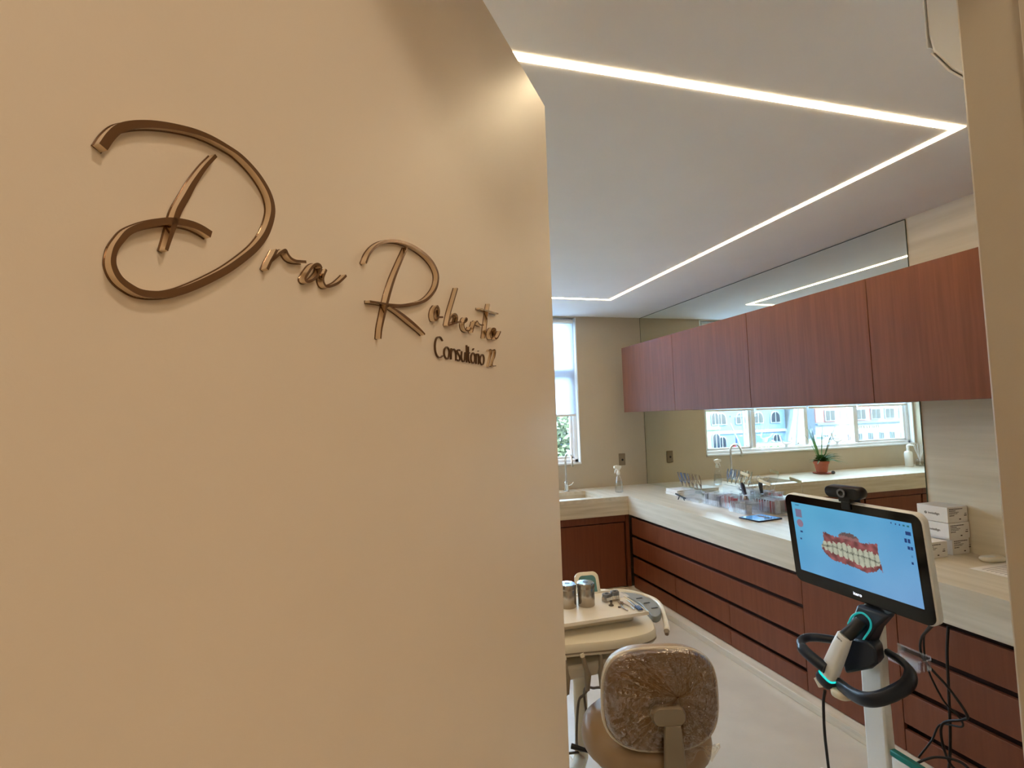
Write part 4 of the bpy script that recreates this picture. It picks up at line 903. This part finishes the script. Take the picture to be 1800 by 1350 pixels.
# ================================================================== ON THE WINDOW COUNTER (seen in the mirror)
px, py = .775, 4.56
r = thing('potted_plant', 'spiky green plant in a terracotta pot on a saucer under the window', 'plant', (px, py, CZ))
MB().lathe([(.060, .001), (.085, .006), (.088, .014), (.080, .014), (.058, .008)], (px, py, CZ), 28).build('saucer', 'terracotta', r, smooth=50)
MB().lathe([(.050, .015), (.068, .108), (.074, .108), (.076, .135), (.068, .137), (.062, .120)], (px, py, CZ), 28).build('pot', 'terracotta', r, smooth=50)
MB().lathe([(.064, .116), (.060, .124), (.02, .127)], (px, py, CZ), 20).build('soil', 'soil', r, smooth=50)
rnd = random.Random(3)
for k in range(110):
    a = rnd.uniform(0, 2 * math.pi); L = rnd.uniform(.12, .27); lift = rnd.uniform(.6, 3.0); tall = k < 14
    if tall: L = rnd.uniform(.36, .50); lift = rnd.uniform(2.2, 4.5)
    if math.sin(a) > 0 and not tall: L *= .55
    d = Vector((math.cos(a), math.sin(a) * (.6 if math.sin(a) > 0 else 1), 0)); s = Vector((-d.y, d.x, 0)); vs = []; fs = []; n = 7
    nrm = math.hypot(1, lift)
    for i in range(n + 1):
        t = i / n; p = Vector((px, py, CZ + .12)) + d * (.015 + L * t / nrm * (1 + .3 * t)) + Vector((0, 0, 1)) * (L * (lift / nrm * t - (.9 if not tall else .15) * t * t * .6))
        wdt = (.009 if not tall else .006) * math.sin(math.pi * min(1, .12 + t * .88)) + .0006
        vs += [p - s * wdt, p + Vector((0, 0, -wdt * .5)), p + s * wdt]
    for i in range(n): q = 3 * i; fs += [(q, q + 1, q + 4, q + 3), (q + 1, q + 2, q + 5, q + 4)]
    MB().add(vs, fs).build('leaf', 'leaf', r)
o = MB().lathe([(.012, .0006), (.020, .006), (.022, .016), (.016, .028), (.005, .032)], (.69, 4.50, CZ), 14, sy=.8).build('pebble', mat('grey_pebble', (90, 88, 86), .7, var=.1), None, smooth=70); tag(o, 'small dark grey stone beside the plant saucer', 'stone')
sx0, sy0 = -.50, 4.60
r = thing('soap_dispenser', 'white pump soap dispenser on the window counter', 'dispenser', (sx0, sy0, CZ))
MB().lathe([(.036, .0006), (.040, .004), (.040, .15), (.034, .17), (.016, .178), (.016, .195)], (sx0, sy0, CZ), 24).build('bottle', 'white', r, smooth=50)
MB().tube([(sx0, sy0, CZ + .19), (sx0, sy0, CZ + .235), (sx0 - .01, sy0 - .02, CZ + .245), (sx0 - .03, sy0 - .05, CZ + .238)], [.012, .016, .014, .007], 10).build('pump', 'white', r, smooth=60)
sx1, sy1 = -.64, 4.58
r = thing('reed_diffuser', 'glass reed diffuser with white sticks at the far end of the window counter', 'diffuser', (sx1, sy1, CZ))
MB().lathe([(.040, .0006), (.046, .004), (.046, .07), (.042, .076), (.014, .084), (.014, .105)], (sx1, sy1, CZ), 24).build('bottle', 'acrylic', r, smooth=50)
MB().lathe([(.038, .004), (.042, .006), (.042, .05), (.03, .052)], (sx1, sy1, CZ), 24).build('liquid', clear('diffuser_liquid', (235, 232, 220), .05, .03), r, smooth=50)
for k in range(6):
    a = k * 1.05; MB().tube([(sx1 - .01 * math.cos(a), sy1 - .01 * math.sin(a), CZ + .01), (sx1 + .012 * math.cos(a), sy1 + .012 * math.sin(a), CZ + .10), (sx1 + .065 * math.cos(a), sy1 + .05 * math.sin(a), CZ + .25)], .003, 6).build('reed', 'white', r)

# ================================================================== OUTSIDE THE WINDOW
GZ = -2.4
M['asphalt'] = mat('asphalt', (70, 78, 88), .9, var=.08, vscale=2)
M['mint'] = mat('mint_render', (74, 100, 82), .85, var=.03); M['bluegrey'] = mat('blue_grey_render', (48, 70, 98), .85, var=.03)
M['whiterender'] = mat('white_render', (88, 97, 108), .85, var=.02); M['pink'] = mat('salmon_render', (92, 50, 50), .85, var=.04)
M['pane_dark'] = mat('far_window_glass', (18, 24, 34), .15, var=.1); M['bluewall'] = mat('blue_hoarding', (14, 44, 110), .7, var=.05)
M['hedge'] = mat('hedge_leaves', (30, 74, 40), .7, var=.35, vscale=3)
struct('ground', MB().bx(-110, 40, 5.2, 120, GZ - .2, GZ), 'asphalt')
struct('ground_grass', MB().bx(2, 14, 9, 22, GZ, GZ + .05), 'hedge')
def arch(xc, z0, w, h, n=8): return [(xc - w / 2, z0), (xc + w / 2, z0)] + [(xc + w / 2 * math.cos(math.pi * i / n), z0 + h - w / 2 + w / 2 * math.sin(math.pi * i / n)) for i in range(n + 1)]
def win_at(r, y, poly, m='pane_dark'):
    f = MB().prism(poly, y - .12, y - .02, 'y').build('window', 'whiterender', r)
    cx = sum(p[0] for p in poly) / len(poly); cz_ = sum(p[1] for p in poly) / len(poly)
    xs = [p[0] for p in poly]; cx = (min(xs) + max(xs)) / 2; zs = [p[1] for p in poly]; cz_ = (min(zs) + max(zs)) / 2
    for s in (-1, 1):
        q = [(cx + (x - cx) * .84, cz_ + (z - cz_) * .86) for x, z in poly]; q = [(x, z) if (x - cx) * s > 0 else (cx + s * .05, z) for x, z in q]
        MB().prism(q, y - .16, y - .13, 'y').build('pane', m, f)
r = thing('mint_building', 'pale mint house with arched windows at the street end in the mirror', 'building', (-22.5, 44, GZ))
MB().bx(-24.75, -18, 40, 48, GZ, 8).build('wall', 'mint', r); MB().bx(-24.78, -17.8, 39.8, 48.2, 8, 8.5).build('roof', 'whiterender', r)
MB().bx(-24.75, -18, 39.85, 40, -.15, .05).build('cornice', 'whiterender', r)
for x in (-24.3, -22.9, -21.5): win_at(r, 40, arch(x, .25, .75, 1.15))
for x in (-24.3, -22.9, -21.5): win_at(r, 40, arch(x, -1.9, .75, 1.5))
r = thing('blue_grey_building', 'long blue-grey building with arched windows across the street', 'building', (-30, 47, GZ))
MB().bx(-34.6, -25.0, 43, 52, GZ, 9).build('wall', 'bluegrey', r); MB().bx(-34.8, -24.85, 42.7, 52, 9, 9.6).build('roof', 'whiterender', r)
MB().bx(-34.6, -25.0, 42.85, 43, -.7, -.45).build('cornice', 'whiterender', r)
for x in (-27.2, -29.4, -31.4, -33.4): win_at(r, 43, arch(x, .15, 1.15, 1.15))
for x in (-27.2, -29.4, -31.4, -33.4): win_at(r, 43, arch(x, -2.0, .9, 1.1))
r = thing('white_building', 'long white building with two window rows and a dark sign', 'building', (-44, 44, GZ))
MB().bx(-58, -35.2, 40, 50, GZ, 7.5).build('wall', 'whiterender', r); MB().bx(-58.3, -35, 39.7, 50, 7.5, 8).build('roof', 'bluegrey', r)
MB().bx(-38.2, -35.2, 39.9, 40, .1, 1.6).build('coloured_bay', 'pink', r); MB().bx(-41.8, -39.9, 39.9, 40, .1, 1.6).build('coloured_bay', 'pink', r)
for k in range(11): win_at(r, 39.9 if k < 4 else 40, [(x, z) for x, z in ((-37.4 - k * 1.85, .2), (-36.2 - k * 1.85, .2), (-36.2 - k * 1.85, 1.25), (-37.4 - k * 1.85, 1.25))])
for k in range(15): win_at(r, 40, [(x, z) for x, z in ((-36.5 - k * 1.35, -1.75), (-36.05 - k * 1.35, -1.75), (-36.05 - k * 1.35, -1.05), (-36.5 - k * 1.35, -1.05))])
MB().bx(-58, -35.2, 39.7, 40, -.15, .0).build('cornice', 'bluegrey', r)
b = MB(); x = -38.4; rnd = random.Random(5)
while x > -43: wd_ = rnd.uniform(.12, .3); b.bx(x - wd_, x, 39.94, 39.99, -.62, -.40); x -= wd_ + .08
b.build('sign_lettering', 'ink', r)
o = MB().bx(-29.0, -25.4, 38.6, 38.8, GZ, -.75); b = o.build('street_hoarding', 'bluewall', None); tag(b, 'blue hoarding panel at the kerb behind the hedge', 'hoarding')
def foliage(b, c, rx, ry, rz, n, s, seed):
    rnd = random.Random(seed); vs = []; fs = []
    for k in range(n):
        while True:
            q = Vector((rnd.uniform(-1, 1), rnd.uniform(-1, 1), rnd.uniform(-1, 1)))
            if .25 < q.length < 1: break
        p = Vector((c[0] + q.x * rx, c[1] + q.y * ry, c[2] + q.z * rz))
        u = Vector((rnd.gauss(0, 1), rnd.gauss(0, 1), rnd.gauss(0, 1))).normalized(); v = u.orthogonal().normalized() * .5
        i = len(vs); vs += [p - u * s, p + v * s, p + u * s, p - v * s]; fs.append((i, i + 1, i + 2, i + 3))
    b.add(vs, fs)
hb = MB(); hb.bx(-29.5, -25.2, 36.6, 37.4, GZ, -1.55)
r = thing('clipped_hedge', 'low green hedge along the street in front of the blue hoarding', 'hedge', (-27.3, 37, GZ))
hb.build('hedge_core', 'hedge', r); b = MB(); foliage(b, (-27.3, 37, -1.8), 2.6, .8, .6, 1600, .10, 4); o = b.build('foliage', 'hedge', r); o['kind'] = 'stuff'
def car(label, x, y, m, name='parked_car'):
    r = thing(name, label, 'car', (x, y, GZ), 'cars parked across the street')
    side = [(-2.1, .35), (-2.05, .75), (-1.5, .88), (-.9, 1.35), (.6, 1.40), (1.35, .92), (2.0, .80), (2.1, .45), (2.05, .30), (-2.05, .28)]
    MB(Matrix.Translation((x, y, GZ))).prism(side, -.85, .85, 'y').build('body', m, r, bevel=.06)
    for s in (-1, 1):
        yy = s * .86
        MB(Matrix.Translation((x, y, GZ))).prism([(-1.25, .90), (-.82, 1.27), (-.15, 1.30), (-.15, .92)], yy - .02, yy + .02, 'y').build('side_window', 'pane_dark', r)
        MB(Matrix.Translation((x, y, GZ))).prism([(-.05, .92), (-.05, 1.30), (.55, 1.30), (1.1, .93)], yy - .02, yy + .02, 'y').build('side_window', 'pane_dark', r)
        for wx in (-1.3, 1.3):
            MB().cyl((x + wx, y + s * .62, GZ + .32), (x + wx, y + s * .90, GZ + .32), .32, n=18).build('wheel', 'black', r, smooth=40)
M['car_blue'] = mat('steel_blue_car_paint', (60, 84, 116), .2, coat=.6, var=.02); M['car_red'] = mat('red_car_paint', (150, 34, 44), .2, coat=.6, var=.02)
car('steel-blue parked car in front of the arched building', -32.6, 36.5, M['car_blue']); car('red parked car behind the steel-blue car', -28.6, 40.2, M['car_red'])
r = thing('utility_pole', 'grey street pole with a slanting stay and crossbar by the mint house', 'pole', (-23.6, 35.5, GZ))
MB().cyl((-23.6, 35.5, GZ), (-23.6, 35.5, 6), .11, .08, n=10).build('post', M['whiterender'], r, smooth=50)
MB().tube([(-22.3, 35.4, .5), (-23.6, 35.5, -2.2)], .05, 8).build('stay', M['whiterender'], r); MB().bx(-24.8, -22.4, 35.45, 35.55, .95, 1.08).build('crossbar', M['bluegrey'], r)
# tree close to the window, seen directly past the blind
r = thing('garden_tree', 'leafy green tree outside, seen under the lowered blind', 'tree', (5.0, 12.6, GZ + .05))
MB().tube([(5.0, 12.6, GZ + .05), (5.05, 12.6, -.9), (4.95, 12.65, .6)], [.16, .13, .06], 10).build('trunk', mat('bark', (92, 76, 60), .9, var=.2), r, smooth=60)
b = MB(); foliage(b, (4.9, 12.6, 1.45), 1.5, 1.3, 1.0, 3200, .085, 8); foliage(b, (4.5, 12.4, .55), .9, .8, .55, 900, .08, 9)
o = b.build('foliage', mat('tree_leaves', (52, 62, 40), .6, var=.3, vscale=2), r); o['kind'] = 'stuff'
r = thing('garden_wall', 'dark low wall behind the tree under the window view', 'wall', (5, 15, GZ + .05))
MB().bx(1.5, 13, 15.0, 15.25, GZ + .05, .55).build('wall_body', mat('slate_render', (96, 110, 118), .85, var=.1), r); MB().bx(1.4, 13.1, 14.95, 15.3, .55, .65).build('coping', 'bluegrey', r)
